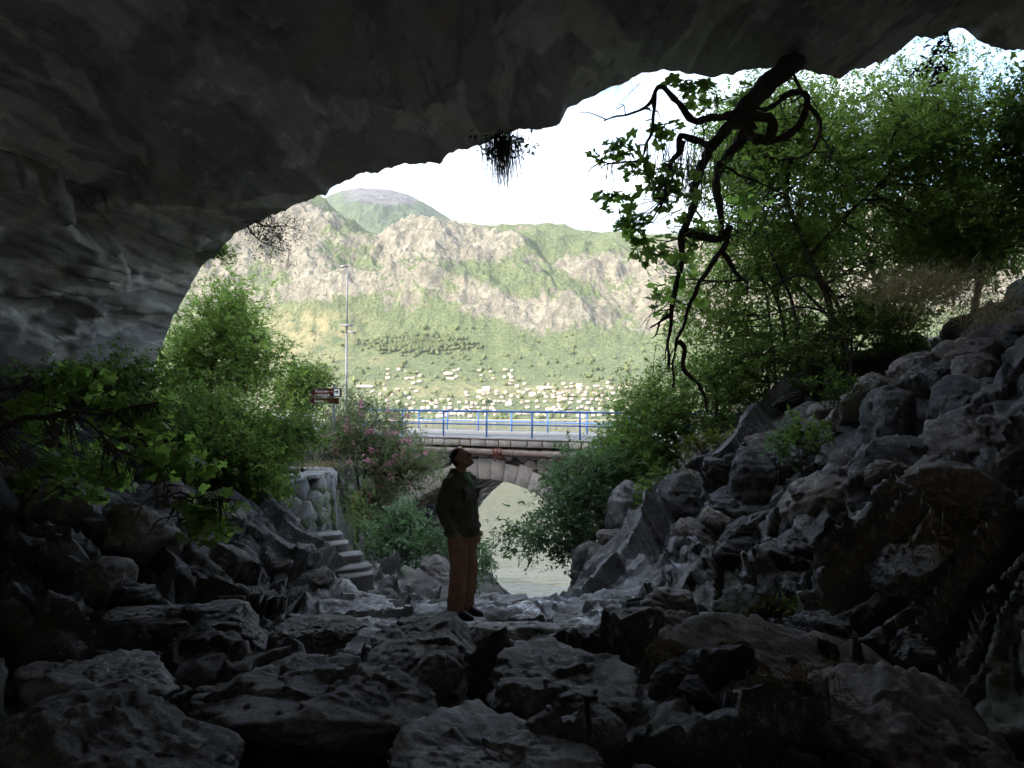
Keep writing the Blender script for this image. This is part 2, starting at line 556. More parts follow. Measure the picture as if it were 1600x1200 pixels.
wet = np.clip(fm * 1.0 + 0.8 * smooth(1.2, 2.0, Pn[:, 0]) * (1 - 0.35 * smooth(3.6, 5.6, Pn[:, 0])) * smooth(6, 7.5, Pn[:, 1]), 0, 1)
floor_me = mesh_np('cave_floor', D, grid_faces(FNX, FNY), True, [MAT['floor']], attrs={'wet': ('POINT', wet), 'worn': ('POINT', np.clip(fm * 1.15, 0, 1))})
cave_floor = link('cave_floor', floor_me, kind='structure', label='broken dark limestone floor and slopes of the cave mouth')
FLOOR_Z = D[:, 2].reshape(FNX, FNY)

G2 = terrain(-40, 40, 380, 12.9, 60, 250)
P2 = G2.reshape(-1, 3)
d2 = facet(P2, 1.6, 71, 0.5) * 0.45 + facet(P2, 0.6, 72, 0.6) * 0.35 + fbm(P2 * 0.5, 5, 80) * 0.35
P2 = P2 + grid_normals(G2).reshape(-1, 3) * d2[:, None]
P2[:, 2] -= 0.12
bank = link('ravine_bank', mesh_np('ravine_bank', P2, grid_faces(380, 250), True, [MAT['bank']]), kind='structure', label='earth and rock banks of the ravine below the cave')

def ground_z(x, y):
    if -9.9 < x < 9.9 and -6.4 < y < 13.0:
        i = int((x + 10.0) / 20.0 * (FNX - 1))
        j = int((y + 6.5) / 19.7 * (FNY - 1))
        return float(FLOOR_Z[i, j])
    return float(base_h(np.array([float(x)]), np.array([float(y)]))[0]) + H

# ------------------------------------------------------------------ trickle of water down the slope and over the ledge
k = NT('running_water')
co = k.coords('Object', (1.0, 0.35, 1.0))
nw = k.noise(co, 14, 4, 0.6)
k.principled(k.mix(k.ramp(nw, 0.5, 0.65), (0.10, 0.11, 0.12), (0.55, 0.58, 0.62)), 0.08, k.bump(nw, 0.6, 0.03), IOR=1.33)
MAT['trickle'] = k.m
def ribbon(name, pts, w0, w1, label):
    c_ = spline(np.array(pts), 110)
    t_ = np.gradient(c_, axis=0)
    nrm_ = np.stack([-t_[:, 1], t_[:, 0]], 1) / (np.linalg.norm(t_, axis=1, keepdims=True) + 1e-9)
    rows_ = []
    for i in range(110):
        w_ = (w0 + (w1 - w0) * i / 109) * (0.6 + 0.5 * abs(math.sin(i * 0.37)) + 0.3 * math.sin(i * 0.11))
        for f_ in (-0.5, -0.25, 0, 0.25, 0.5):
            q_ = c_[i] + nrm_[i] * w_ * f_
            rows_.append((q_[0], q_[1], ground_z(q_[0], q_[1]) + 0.012 - 0.05 * f_ * f_))
    link(name, mesh_np(name, np.array(rows_), grid_faces(110, 5), True, [MAT['trickle']]), kind='structure', label=label)
ribbon('stream_water', [(3.35, 10.5), (3.0, 10.1), (2.72, 9.8), (2.35, 9.35), (2.1, 9.05), (1.7, 8.75), (1.35, 8.55), (1.0, 8.4)], 0.10, 0.34, 'thin trickle of water running down the rock slope')
ribbon('stream_water', [(1.25, 8.5), (0.85, 8.35), (0.45, 8.3), (0.15, 8.45), (0.25, 8.8), (0.5, 9.2), (0.6, 9.7)], 0.3, 0.5, 'shallow film of water over the ledge')

# ------------------------------------------------------------------ cave roof
RIM = [(120, 860, 13.6), (150, 760, 13.5), (212, 660, 13.4), (234, 600, 13.2), (254, 545, 13.0), (268, 505, 12.9), (283, 474, 12.7), (300, 440, 12.4), (318, 412, 12.2), (334, 402, 12.0), (352, 378, 11.8), (400, 349, 11.5), (450, 325, 11.2), (486, 310, 11.0), (500, 303, 10.95), (510, 305, 10.9),
       (518, 293, 10.85), (545, 281, 10.7), (562, 270, 10.6), (590, 270, 10.5), (604, 261, 10.4), (640, 257, 10.2), (676, 252, 10.1), (690, 255, 10.05), (702, 240, 9.95), (735, 230, 9.8), (760, 226, 9.7), (782, 214, 9.6), (806, 206, 9.5), (850, 204, 9.3), (874, 192, 9.2), (886, 170, 9.15), (908, 157, 9.1), (948, 143, 9.0), (985, 122, 8.9), (1005, 111, 8.8), (1040, 106, 8.7), (1062, 108, 8.65), (1088, 116, 8.6), (1118, 119, 8.6), (1146, 114, 8.6), (1170, 108, 8.5),
       (1215, 104, 8.5), (1245, 106, 8.65), (1262, 114, 8.75), (1290, 120, 8.9), (1314, 121, 9.0), (1334, 109, 9.15), (1370, 100, 9.4), (1402, 80, 9.6), (1418, 60, 9.7), (1440, 56, 9.8), (1464, 60, 9.9), (1484, 48, 10.0), (1503, 41, 10.05), (1514, 46, 10.1), (1526, 58, 10.1), (1548, 72, 10.2), (1572, 78, 10.2), (1600, 77, 10.3), (1700, 95, 10.4), (1850, 190, 10.5), (1980, 360, 10.5), (2060, 560, 10.5), (2100, 800, 10.5)]
rim = PA(RIM)
seg = np.concatenate([[0], np.cumsum(np.linalg.norm(np.diff(rim, axis=0), axis=1))])
NU, NV = 640, 170
su = np.linspace(0, seg[-1], NU)
R = np.stack([np.interp(su, seg, rim[:, k]) for k in range(3)], 1)
jag = fbm(R * 6.0, 5, 200, 0.6) * 0.09
R[:, 2] += jag
R[:, 1] += fbm(R * 2.0, 3, 210) * 0.12
# angle of each rim point round the opening, for the ring behind the camera
uu = np.linspace(0, 1, NU)
phi = math.pi * (1 - uu)
Q = np.stack([8.0 * np.cos(phi), np.full(NU, -6.5), H - 3.0 + 7.6 * np.sin(phi) ** 0.8], 1)
Mid = 0.5 * (R + Q)
Mid[:, 0] = R[:, 0] * 1.12 + 0.1 * Q[:, 0]
Mid[:, 2] = np.maximum(R[:, 2], Q[:, 2]) * 0.5 + 0.5 * R[:, 2] + 0.55 * np.sin(phi)
v = (np.linspace(0, 1, NV) ** 1.5)[None, :, None]
S = R[:, None] * (1 - v) ** 2 + 2 * v * (1 - v) * Mid[:, None] + Q[:, None] * v ** 2
Nn = grid_normals(S)
ctr = np.array([0, 3.0, H])
flip = np.sum(Nn * (ctr - S), axis=2, keepdims=True)
Nn = np.where(flip < 0, -Nn, Nn)
sp = S.reshape(-1, 3)
ca, sa = math.cos(0.5), math.sin(0.5)
rp = np.stack([sp[:, 0] * ca + sp[:, 1] * sa, (-sp[:, 0] * sa + sp[:, 1] * ca) * 0.45, sp[:, 2] * 1.3], 1)
fade = (0.12 + 0.88 * smooth(0.0, 0.12, np.broadcast_to(v, S.shape[:2] + (1,)).reshape(-1)))
dd = facet(rp, 1.5, 300, 0.4, 0.35) * 0.30 + facet(rp, 0.55, 310, 0.45, 0.35) * 0.22 + facet(rp, 0.2, 320, 0.5) * 0.12 + fbm(rp * 0.7, 5, 330) * 0.22
leftw = 1 - smooth(-5.5, -2.5, sp[:, 0])
dd *= (0.62 + 0.5 * leftw)
rad = sp * np.array([1.0, 0, 1.0]) - np.array([0, 0, H - 1.0])
outer = sp + rad / (np.linalg.norm(rad, axis=1, keepdims=True) + 1e-6) * 1.7
sp = sp + Nn.reshape(-1, 3) * (dd * fade)[:, None]
cap_y = np.array([[0, -9.5, H + 0.5]])
rf = grid_faces(NU, NV)
lastrow = np.arange(NU) * NV + NV - 1
capf = np.stack([lastrow[:-1], lastrow[1:], np.full(NU - 1, NU * NV)], 1)
roof = link('cave_roof', mesh_np('cave_roof', np.concatenate([sp, cap_y]), [rf, capf], True, [MAT['roof']]), kind='structure', label='dark overhanging limestone roof and wall of the cave')
RIM0 = sp.reshape(NU, NV, 3)[:, 0]

# ------------------------------------------------------------------ cliff above and beside the cave mouth (the mountain foot the cave sits in)
left_ext = np.stack([np.linspace(-160, RIM0[0, 0] - 0.4, 60), np.linspace(36, 13.7, 60), np.full(60, H - 4.0)], 1)
right_ext = np.stack([np.linspace(RIM0[-1, 0] + 0.4, 160, 60), np.linspace(10.6, 30, 60), np.full(60, H - 3.0)], 1)
right_ext[:, 2] += np.minimum(right_ext[:, 0] - 9, 14) * 0.4
foot = np.concatenate([left_ext, RIM0, right_ext])
NC = len(foot)
NR = 60
tt = (np.linspace(0, 1, NR) ** 1.4)[None, :, None]
upv = np.zeros((NC, NR, 3))
C = foot[:, None] + np.concatenate([np.zeros((NC, NR, 1)), -26.0 * tt ** 1.2 + np.zeros((NC, 1, 1)) + 1.2 * np.sin(np.minimum(tt * 14, math.pi)), 44.0 * tt + np.zeros((NC, 1, 1))], 2)
cp = C.reshape(-1, 3)
cf = smooth(0, 0.12, np.broadcast_to(tt, (NC, NR, 1)).reshape(-1))
cd = facet(cp, 5.0, 400, 0.5) * 0.4 + fbm(cp * 0.25, 5, 410) * 1.2
cp = cp + np.array([0, -0.8, 0.3]) * (cd * cf)[:, None]
# unseen outer shell over the roof, added to block sun leaking through its folds
osel = outer.reshape(NU, NV, 3)[::8, 20::5]
ofc = grid_faces(osel.shape[0], osel.shape[1])
olast = np.arange(osel.shape[0]) * osel.shape[1] + osel.shape[1] - 1
ocap = np.stack([olast[:-1], olast[1:], np.full(len(olast) - 1, osel.shape[0] * osel.shape[1])], 1)
link('roof_sun_block', mesh_np('roof_sun_block', np.concatenate([osel.reshape(-1, 3), [[0, -11.5, H + 0.5]]]), [ofc, ocap], True, [MAT['cliff']]), kind='structure', label='unseen outer shell added over the cave roof to block the sun')
link('cliff', mesh_np('cliff', cp, grid_faces(NC, NR), True, [MAT['cliff']]), kind='structure', label='grey limestone cliff the cave opens in')

# ------------------------------------------------------------------ sea
k = NT('sea_water')
co = k.coords('Object', (0.35, 1.0, 1.0))
w1 = k.noise(co, 1.3, 4, 0.6)
w2 = k.noise(co, 0.25, 3, 0.5)
hh = k.math('ADD', w1, k.math('MULTIPLY', w2, 1.8))
nm = k.bump(hh, 0.5, 0.10)
k.principled((0.075, 0.078, 0.06), 0.16, nm, IOR=1.33)
MAT['sea'] = k.m
xs = np.linspace(-4500, 4500, 2)
sea_v = [(-6000, 20, 0), (6000, 20, 0), (6000, 7000, 0), (-6000, 7000, 0)]
link('sea_water', mesh_np('sea_water', sea_v, np.array([[0, 1, 2, 3]]), False, [MAT['sea']]), kind='structure', label='calm grey-green bay water')

# ------------------------------------------------------------------ mountain across the bay
k = NT('mountain_slope')
geo = k.n('ShaderNodeNewGeometry')
co = k.coords('Object')
sepn = k.n('ShaderNodeSeparateXYZ', Vector=geo.outputs['Normal'])
sepp = k.n('ShaderNodeSeparateXYZ', Vector=geo.outputs['Position'])
na = k.noise(co, 0.0030, 8, 0.62, 0.5)
nb = k.noise(co, 0.016, 7, 0.68)
nc = k.noise(co, 0.06, 5, 0.7)
stp = k.math('SUBTRACT', 1.0, sepn.outputs['Z'])
veg = k.math('ADD', k.math('MULTIPLY', k.attr('veg'), 1.0), k.math('MULTIPLY', k.math('SUBTRACT', na, 0.5), 1.4))
veg = k.math('ADD', veg, k.math('MULTIPLY', k.math('SUBTRACT', nb, 0.5), 1.5))
veg = k.math('ADD', veg, k.math('MULTIPLY', k.math('SUBTRACT', nc, 0.5), 0.7))
vf = k.ramp(veg, 0.45, 0.55)
rock = k.mix(k.ramp(nb, 0.35, 0.65), (0.18, 0.16, 0.12), (0.335, 0.30, 0.232))
rock = k.mix(k.ramp(k.noise(co, 0.05, 5, 0.75), 0.52, 0.62, 0, 0.85), rock, (0.085, 0.095, 0.05))
grn = k.mix(k.ramp(nb, 0.35, 0.7), (0.115, 0.15, 0.058), (0.185, 0.215, 0.088))
grn = k.mix(k.ramp(k.noise(co, 0.11, 3, 0.7), 0.47, 0.6, 0, 0.85), grn, (0.065, 0.092, 0.038))
mea = k.attr('meadow')
grn = k.mix(k.math('MULTIPLY', mea, k.ramp(nb, 0.35, 0.6)), grn, (0.34, 0.29, 0.15))
c = k.mix(vf, rock, grn)
nm = k.bump(k.math('ADD', nb, k.math('MULTIPLY', nc, 0.6)), 1.0, 30.0)
k.principled(c, 0.9, nm)
MAT['mountain'] = k.m
k = NT('summit_cloud_shade')  # rock and forest colours darkened to stand in for a cloud's shadow
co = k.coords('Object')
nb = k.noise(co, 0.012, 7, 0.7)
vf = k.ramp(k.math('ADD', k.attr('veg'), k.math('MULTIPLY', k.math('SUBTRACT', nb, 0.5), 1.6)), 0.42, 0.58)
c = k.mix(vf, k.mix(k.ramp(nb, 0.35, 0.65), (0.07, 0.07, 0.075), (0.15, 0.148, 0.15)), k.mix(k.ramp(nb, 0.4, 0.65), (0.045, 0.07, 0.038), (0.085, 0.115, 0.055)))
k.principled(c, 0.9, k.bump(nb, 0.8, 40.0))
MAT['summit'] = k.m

def mountain(name, label, ridge, D0, D1, D2, z0py, rough, seed, veg_fn, nx, ny, pxr, meadow=None, shore=None, mat='mountain'):
    """Slope that rises from the distance D0 to a ridge at D1 and falls to D2; the ridge heights come from (px, py) pairs."""
    pxs = np.linspace(pxr[0], pxr[1], nx)
    ys = np.concatenate([np.linspace(D0, D1, int(ny * 0.8)), np.linspace(D1, D2, ny - int(ny * 0.8) + 1)[1:]])
    Xa, Ya = np.meshgrid((pxs - 800) / FPX, ys, indexing='ij')
    X = Xa * (0.35 * D1 + 0.65 * Ya)
    pxv = 800 + FPX * X / Ya
    rp_ = np.array(ridge, dtype=float)
    wob = gnoise(np.stack([X.ravel() / 700, Ya.ravel() / 700, np.zeros(X.size)], 1), seed + 9).reshape(X.shape) * 160
    yr = D1 + wob * 0.8
    zr_ = (648 - np.interp(pxv, rp_[:, 0], rp_[:, 1])) / FPX * D1
    if shore:
        yb, pb = shore
        zb = (648 - pb) / FPX * yb
        t1 = np.clip((Ya - D0) / (yb - D0), 0, 1)
        t2 = np.clip((Ya - yb) / (yr - yb), 0, 1)
        Z = zb * t1 ** 1.35 + (zr_ - zb) * (0.55 * t2 + 0.45 * t2 ** 2)
        t = t2
    else:
        t = np.clip((Ya - D0) / (yr - D0), 0, 1)
        Z = zr_ * t
    over = np.clip((Ya - yr) / 900.0, 0, 1)
    Z = Z - zr_ * 0.35 * over
    q = np.stack([X.ravel() / 1000, Ya.ravel() / 1150, Z.ravel() / 1500], 1)
    q = q + 0.35 * np.stack([gnoise(q * 1.3 + 7.7, seed + 31), gnoise(q * 1.3 + 3.1, seed + 32), np.zeros(len(q))], 1)
    r1 = fbm(q, 6, seed, 0.5, True).reshape(X.shape)
    q2 = np.stack([X.ravel() / 330, Ya.ravel() / 520, Z.ravel() / 500], 1)
    r2 = fbm(q2, 6, seed + 50, 0.55, True).reshape(X.shape)
    env = smooth(0.0, 0.35, t) * (1 - 0.8 * smooth(0.7, 1.0, t) * (1 - over))
    Z = Z + rough * env * (r1 * 0.75 + r2 * 0.5 - 0.12)
    q3 = np.stack([X.ravel() / 110, Ya.ravel() / 150, Z.ravel() / 160], 1)
    r3 = fbm(q3, 4, seed + 70, 0.6, True).reshape(X.shape)
    Z = Z + 0.06 * rough * env * r3
    low = fbm(np.stack([X.ravel() / 120, Ya.ravel() / 120, np.zeros(X.size)], 1), 4, seed + 90).reshape(X.shape)
    Z = Z + low * 9 * np.clip((Ya - D0) / 200, 0, 1)
    Z = np.where(Ya <= D0 + 1, -6, Z)
    Gm = np.stack([X, Ya, Z], 2)
    nz = np.abs(grid_normals(Gm)[:, :, 2])
    pyv = 648 - FPX * (Z - H) / Ya
    vg = veg_fn(pxv, pyv, t, nz, r1, r2)
    md = meadow(pxv, pyv) if meadow else np.zeros_like(Z)
    me = mesh_np(name, Gm.reshape(-1, 3), grid_faces(nx, len(ys)), True, [MAT[mat]], attrs={'veg': ('POINT', vg.ravel()), 'meadow': ('POINT', md.ravel())})
    o = link(name, me, kind='structure', label=label)
    return o, X, Ya, Z

def bl(px, py, cx, cy, rx, ry):
    return np.exp(-(((px - cx) / rx) ** 2 + ((py - cy) / ry) ** 2))

def veg_main(px, py, t, nz, r1, r2):
    edge = 0.10 + 0.10 * r2
    vg = 1.3 - 0.92 * smooth(edge - 0.09, edge + 0.09, t) + 0.3 * smooth(0.8, 1.0, t)
    big_n = fbm(np.stack([px.ravel() / 95, py.ravel() / 60, np.zeros(px.size)], 1), 3, 900).reshape(px.shape)
    vg = vg + 0.52 + 0.8 * (nz - 0.7) - 0.85 * (r1 - 0.15) - 0.35 * r2 + 0.5 * big_n
    for a in [(780, 420, 90, 22, 0.7), (880, 375, 70, 18, 0.9), (960, 372, 80, 22, 0.8), (560, 400, 70, 60, 0.55), (450, 430, 70, 25, 0.8), (840, 455, 70, 18, 0.5), (660, 450, 80, 30, 0.5), (560, 340, 40, 40, 0.5), (440, 520, 120, 40, 0.9), (560, 500, 90, 30, 0.7), (700, 505, 60, 20, 0.5), (470, 400, 40, 30, -0.5), (510, 440, 70, 25, -0.9), (650, 370, 110, 22, -0.7), (760, 480, 60, 20, -0.5), (880, 510, 140, 40, -0.6), (1050, 450, 140, 110, -0.5), (880, 410, 80, 18, -0.4)]:
        vg = vg + 0.75 * a[4] * bl(px, py, a[0], a[1], a[2], a[3])
    return vg

def meadow_main(px, py):
    return np.clip(1.3 * bl(px, py, 480, 512, 70, 26) + 0.8 * bl(px, py, 440, 555, 60, 16) + 0.5 * bl(px, py, 560, 560, 50, 10) + 0.6 * bl(px, py, 700, 610, 300, 14), 0, 1)

ridge_main = [(-900, 240), (0, 290), (300, 306), (440, 300), (480, 304), (505, 316), (540, 350), (590, 372), (650, 366), (700, 362), (735, 357), (790, 360), (830, 355), (880, 348), (905, 354), (930, 362), (965, 361), (1000, 364), (1080, 372), (1200, 365), (1350, 330), (1500, 290), (1800, 270), (2600, 250)]
mtn, MX, MY, MZ = mountain('mountain', 'sunlit pale limestone mountain with green scrub across the bay', ridge_main, 1900, 3600, 5200, 0, 300, 500, veg_main, 880, 400, (180, 1680), meadow_main, (2550, 556))
ridge_far = [(200, 420), (400, 380), (470, 345), (505, 312), (530, 299), (560, 293), (595, 292), (625, 297), (650, 307), (670, 320), (700, 340), (740, 358), (800, 372), (1000, 400), (1500, 420)]
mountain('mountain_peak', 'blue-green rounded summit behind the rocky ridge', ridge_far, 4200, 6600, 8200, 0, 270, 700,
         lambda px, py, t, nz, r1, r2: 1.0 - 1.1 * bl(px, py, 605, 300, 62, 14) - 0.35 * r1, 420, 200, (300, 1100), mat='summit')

def mtn_z(x, y):
    a = (x / (0.35 * 3600 + 0.65 * y)) * FPX + 800
    i = int(np.clip(round((a - 180) / 1500 * 879), 0, 879))
    j = int(np.clip(np.searchsorted(MY[0], y), 0, MY.shape[1] - 1))
    return float(MZ[i, j])
# ------------------------------------------------------------------ road bridge
def clip_poly(poly, n, d):
    out = []
    m = len(poly)
    for i in range(m):
        a, b = poly[i], poly[(i + 1) % m]
        da, db = a[0] * n[0] + a[1] * n[1] - d, b[0] * n[0] + b[1] * n[1] - d
        if da <= 0:
            out.append(a)
        if da * db < 0:
            t = da / (da - db)
            out.append((a[0] + t * (b[0] - a[0]), a[1] + t * (b[1] - a[1])))
    return out

def rubble_cells(w, h, size, rng, gap, aspect=1.35, cut=0.22):
    """Irregular stones that fill a w x h rectangle: shrunken Voronoi cells as polygons."""
    nx, ny = max(2, int(w / (size * aspect))), max(2, int(h / size))
    pts = [((i + 0.5 + rng.uniform(-0.38, 0.38) + 0.5 * (j % 2)) * w / nx, (j + 0.5 + rng.uniform(-0.3, 0.3)) * h / ny) for i in range(-1, nx + 1) for j in range(-1, ny + 1)]
    out = []
    for p in pts:
        if not (0 < p[0] < w and 0 < p[1] < h):
            continue
        poly = [(0, 0), (w, 0), (w, h), (0, h)]
        for q in pts:
            dx, dy = q[0] - p[0], q[1] - p[1]
            l = math.hypot(dx, dy)
            if 0 < l < 3.2 * size * aspect:
                n = (dx / l, dy / l)
                poly = clip_poly(poly, n, (p[0] + q[0]) / 2 * n[0] + (p[1] + q[1]) / 2 * n[1] - gap / 2)
                if len(poly) < 3:
                    break
        if len(poly) >= 3:
            # round the corners: cut each one
            rp = []
            m = len(poly)
            for i in range(m):
                a, b, c = poly[i - 1], poly[i], poly[(i + 1) % m]
                rp += [(b[0] * (1 - cut) + a[0] * cut, b[1] * (1 - cut) + a[1] * cut), (b[0] * (1 - cut) + c[0] * cut, b[1] * (1 - cut) + c[1] * cut)]
            out.append(rp)
    return out

BA = np.array([-4.6, 31.4])
BE = np.array([7.1, -3.1]) / math.hypot(7.1, 3.1)      # along the near parapet, to the right
BN = np.array([-BE[1], BE[0]])                          # away from the camera, across the road
def deck_z(s):
    return H - 0.85 - 0.0125 * s
def BP(s, t, z):
    """Bridge point: s along the near edge, t across the road, z above the sea."""
    p = BA + BE * s + BN * t
    return np.array([p[0], p[1], z])
SC, RI, HS, RT = 3.84, 5.35, 4.6, 0.72
CROWN = H - 2.53
def arch_z(s, r=RI):
    x = np.abs(np.asarray(s, dtype=float) - SC)
    return CROWN - RI + np.sqrt(np.maximum(r * r - x * x, 0))
RW = 8.4
bridge = thing('stone_bridge', 'pinkish grey stone arch road bridge over the ravine', 'bridge', tuple(BP(SC, 0, H - 9)))
def bridge_part(mb, name, mat, **kw):
    o = mb.build(name, mat, None, **kw)
    o.parent = bridge
    o.matrix_parent_inverse = Matrix.Translation(-bridge.location)
    return o
# solid core, a little behind the facing stones
ss = np.concatenate([np.linspace(-14, SC - HS - 0.001, 8), np.linspace(SC - HS, SC + HS, 41), np.linspace(SC + HS + 0.001, 22, 10)])
lowz = np.where(np.abs(ss - SC) <= HS + 1e-6, arch_z(ss, RI + 0.12), H - 11.0)
mb = MB()
V = []
for s, lz in zip(ss, lowz):
    tz = deck_z(s) - 0.36
    V += [BP(s, 0.12, lz), BP(s, 0.12, tz), BP(s, RW - 0.1, tz), BP(s, RW - 0.1, lz)]
Qd = []
for i in range(len(ss) - 1):
    a, b = 4 * i, 4 * (i + 1)
    Qd += [(a, b, b + 1, a + 1), (a + 1, b + 1, b + 2, a + 2), (a + 2, b + 2, b + 3, a + 3), (a + 3, b + 3, b, a)]
mb.add(V, Qd)
bridge_part(mb, 'core', MAT['mortar'])
# ring stones
rng = random.Random(5)
nv_ = 21
amax = math.asin(HS / RI)
edges = np.linspace(-amax, amax, nv_ + 1)
def ring_pt(a, r, t):
    return BP(SC + r * math.sin(a), t, CROWN - RI + r * math.cos(a))
for side in (0, 1):
    for i in range(nv_):
        a0, a1 = edges[i] + 0.0014, edges[i + 1] - 0.0014
        th = RT + rng.uniform(-0.07, 0.09)
        t0 = -0.03 + rng.uniform(-0.012, 0.012) if side == 0 else RW - 0.45
        t1 = 0.5 if side == 0 else RW + 0.03
        mb = MB()
        ri = RI + rng.uniform(-0.008, 0.008)
        e = 0.014
        Vv = []
        for t, ins in ((t0, e), (t0 + e, 0), (t1, 0)):
            for (a, r) in ((a0 + ins / RI, ri + ins), (a1 - ins / RI, ri + ins), (a1 - ins / RI, ri + th - ins), (a0 + ins / RI, ri + th - ins)):
                Vv.append(ring_pt(a, r, t))
        qs = [(0, 1, 2, 3)]
        for l in (0, 4):
            qs += [(l + j, l + 4 + j, l + 4 + (j + 1) % 4, l + (j + 1) % 4) for j in range(4)]
        qs.append((11, 10, 9, 8))
        mb.add(Vv, qs)
        bridge_part(mb, 'ring_stone', MAT['bridge'])
# vault courses between the two rings
for i in range(nv_):
    a0, a1 = edges[i] + 0.002, edges[i + 1] - 0.002
    t = 0.52
    while t < RW - 0.5:
        t2 = min(RW - 0.47, t + rng.uniform(0.9, 1.6))
        ri = RI + rng.uniform(0.0, 0.03)
        mb = MB()
        Vv = [ring_pt(a, r, tt_) for tt_ in (t, t2 - 0.012) for (a, r) in ((a0, ri), (a1, ri), (a1, ri + 0.3), (a0, ri + 0.3))]
        mb.add(Vv, [(0, 1, 2, 3), (7, 6, 5, 4), (0, 4, 5, 1), (1, 5, 6, 2), (2, 6, 7, 3), (3, 7, 4, 0)])
        bridge_part(mb, 'vault_stone', MAT['rubble'])
        t = t2
# abutment walls below the springing and the wall left of the arch, of squared rubble
def wall_fn(s0, z0, t_face):
    return lambda a, b, c: BP(s0 + a, t_face - c, z0 + b)
for (s0, s1, z0, z1) in ((-8.0, SC - HS - 0.02, H - 9.5, H - 1.28), (SC + HS + 0.02, 15.0, H - 9.5, H - 1.42)):
    for poly in rubble_cells(s1 - s0, z1 - z0, 0.42, rng, 0.03):
        # keep clear of the ring
        cx, cz = s0 + np.mean([p[0] for p in poly]), z0 + np.mean([p[1] for p in poly])
        if math.hypot(cx - SC, cz - (CROWN - RI)) < RI + RT + 0.05 and cz > CROWN - RI + RI * math.cos(amax):
            continue
        mb = MB()
        mb.prism(poly, -0.1, 0.05 + rng.uniform(-0.02, 0.03), wall_fn(s0, z0, 0.06), dome=0.02, inset=0.14)
        bridge_part(mb, 'wall_stone', MAT['rubble'])
# spandrel stones over the ring
s0, s1, z0, z1 = SC - HS + 0.0, SC + HS, H - 4.6, H - 1.30
for poly in rubble_cells(s1 - s0, z1 - z0, 0.40, rng, 0.03, 1.25):
    pts = [p for p in poly]
    clear = RI + 0.75
    ok = all(math.hypot(s0 + p[0] - SC, z0 + p[1] - (CROWN - RI)) > clear - 0.12 for p in pts)
    if not ok:
        c = np.mean(pts, axis=0)
        if math.hypot(s0 + c[0] - SC, z0 + c[1] - (CROWN - RI)) < clear + 0.02:
            continue
        newp = []
        for p in pts:
            dx, dz = s0 + p[0] - SC, z0 + p[1] - (CROWN - RI)
            l = math.hypot(dx, dz)
            kf = max(l, clear + 0.04) / l
            newp.append((SC + dx * kf - s0, CROWN - RI + dz * kf - z0))
        pts = newp
    pts = [(p[0], min(p[1], z1 - z0 + 0.0125 * 0 - 0.0125 * (s0 + p[0]) + 0.02)) for p in pts]
    mb = MB()
    mb.prism(pts, -0.1, 0.04 + rng.uniform(-0.02, 0.02), wall_fn(s0, z0, 0.06), dome=0.02, inset=0.12)
    bridge_part(mb, 'wall_stone', MAT['rubble'])
# kerb stones along the edge
s = -8.0
while s < 15:
    l = rng.uniform(0.48, 0.74)
    mb = MB()
    zc = deck_z(s + l / 2) - 0.07
    mb.prism([(0.02, -0.27), (l - 0.015, -0.27), (l - 0.015, 0.0), (0.02, 0.0)], -0.5, 0.10 + rng.uniform(-0.012, 0.012), (lambda s_, z_: lambda a, b, c: BP(s_ + a, -c, z_ + b - 0.0125 * (a - 0.3)))(s, zc), dome=0.012, inset=0.05)
    bridge_part(mb, 'kerb_stone', MAT['bridge'])
    s += l
# deck slab and road surface
MAT['asphalt'] = plain('asphalt', (0.16, 0.155, 0.15), 0.85, 0.1, 3, 0.004)
MAT['concrete'] = plain('concrete', (0.42, 0.40, 0.38), 0.85, 0.1, 2, 0.006)
mb = MB()
mb.add([BP(-14, -0.13, deck_z(-14)), BP(22, -0.13, deck_z(22)), BP(22, RW + 0.6, deck_z(22)), BP(-14, RW + 2.6, deck_z(-14)),
        BP(-14, -0.13, deck_z(-14) - 0.066), BP(22, -0.13, deck_z(22) - 0.066), BP(22, RW + 0.6, deck_z(22) - 0.34), BP(-14, RW + 2.6, deck_z(-14) - 0.34)],
       [(0, 1, 2, 3), (7, 6, 5, 4), (0, 4, 5, 1), (1, 5, 6, 2), (2, 6, 7, 3), (3, 7, 4, 0)])
bridge_part(mb, 'deck', MAT['concrete'])
mb = MB()
def strip(s0, s1, t0, t1, t0b, t1b, dz):
    return [BP(s0, t0, deck_z(s0) + dz), BP(s1, t0b, deck_z(s1) + dz), BP(s1, t1b, deck_z(s1) + dz), BP(s0, t1, deck_z(s0) + dz)]
mb.add(strip(-60, 60, 1.1, 9.4, 1.1, 7.4, 0.004), [(0, 1, 2, 3)])
link('road', mb.mesh('road', [MAT['asphalt']]), kind='structure', label='grey asphalt road over the bridge')
MAT['white_paint'] = plain('white_road_paint', (0.75, 0.75, 0.73), 0.7, 0.06, 3)
mb = MB()
mb.add(strip(-60, 60, 1.25, 1.4, 1.25, 1.4, 0.008), [(0, 1, 2, 3)])
mb.add(strip(-60, 60, 8.4, 8.55, 6.9, 7.05, 0.008), [(0, 1, 2, 3)])
link('road_marking', mb.mesh('road_marking', [MAT['white_paint']]), kind='structure', label='white edge lines on the road')

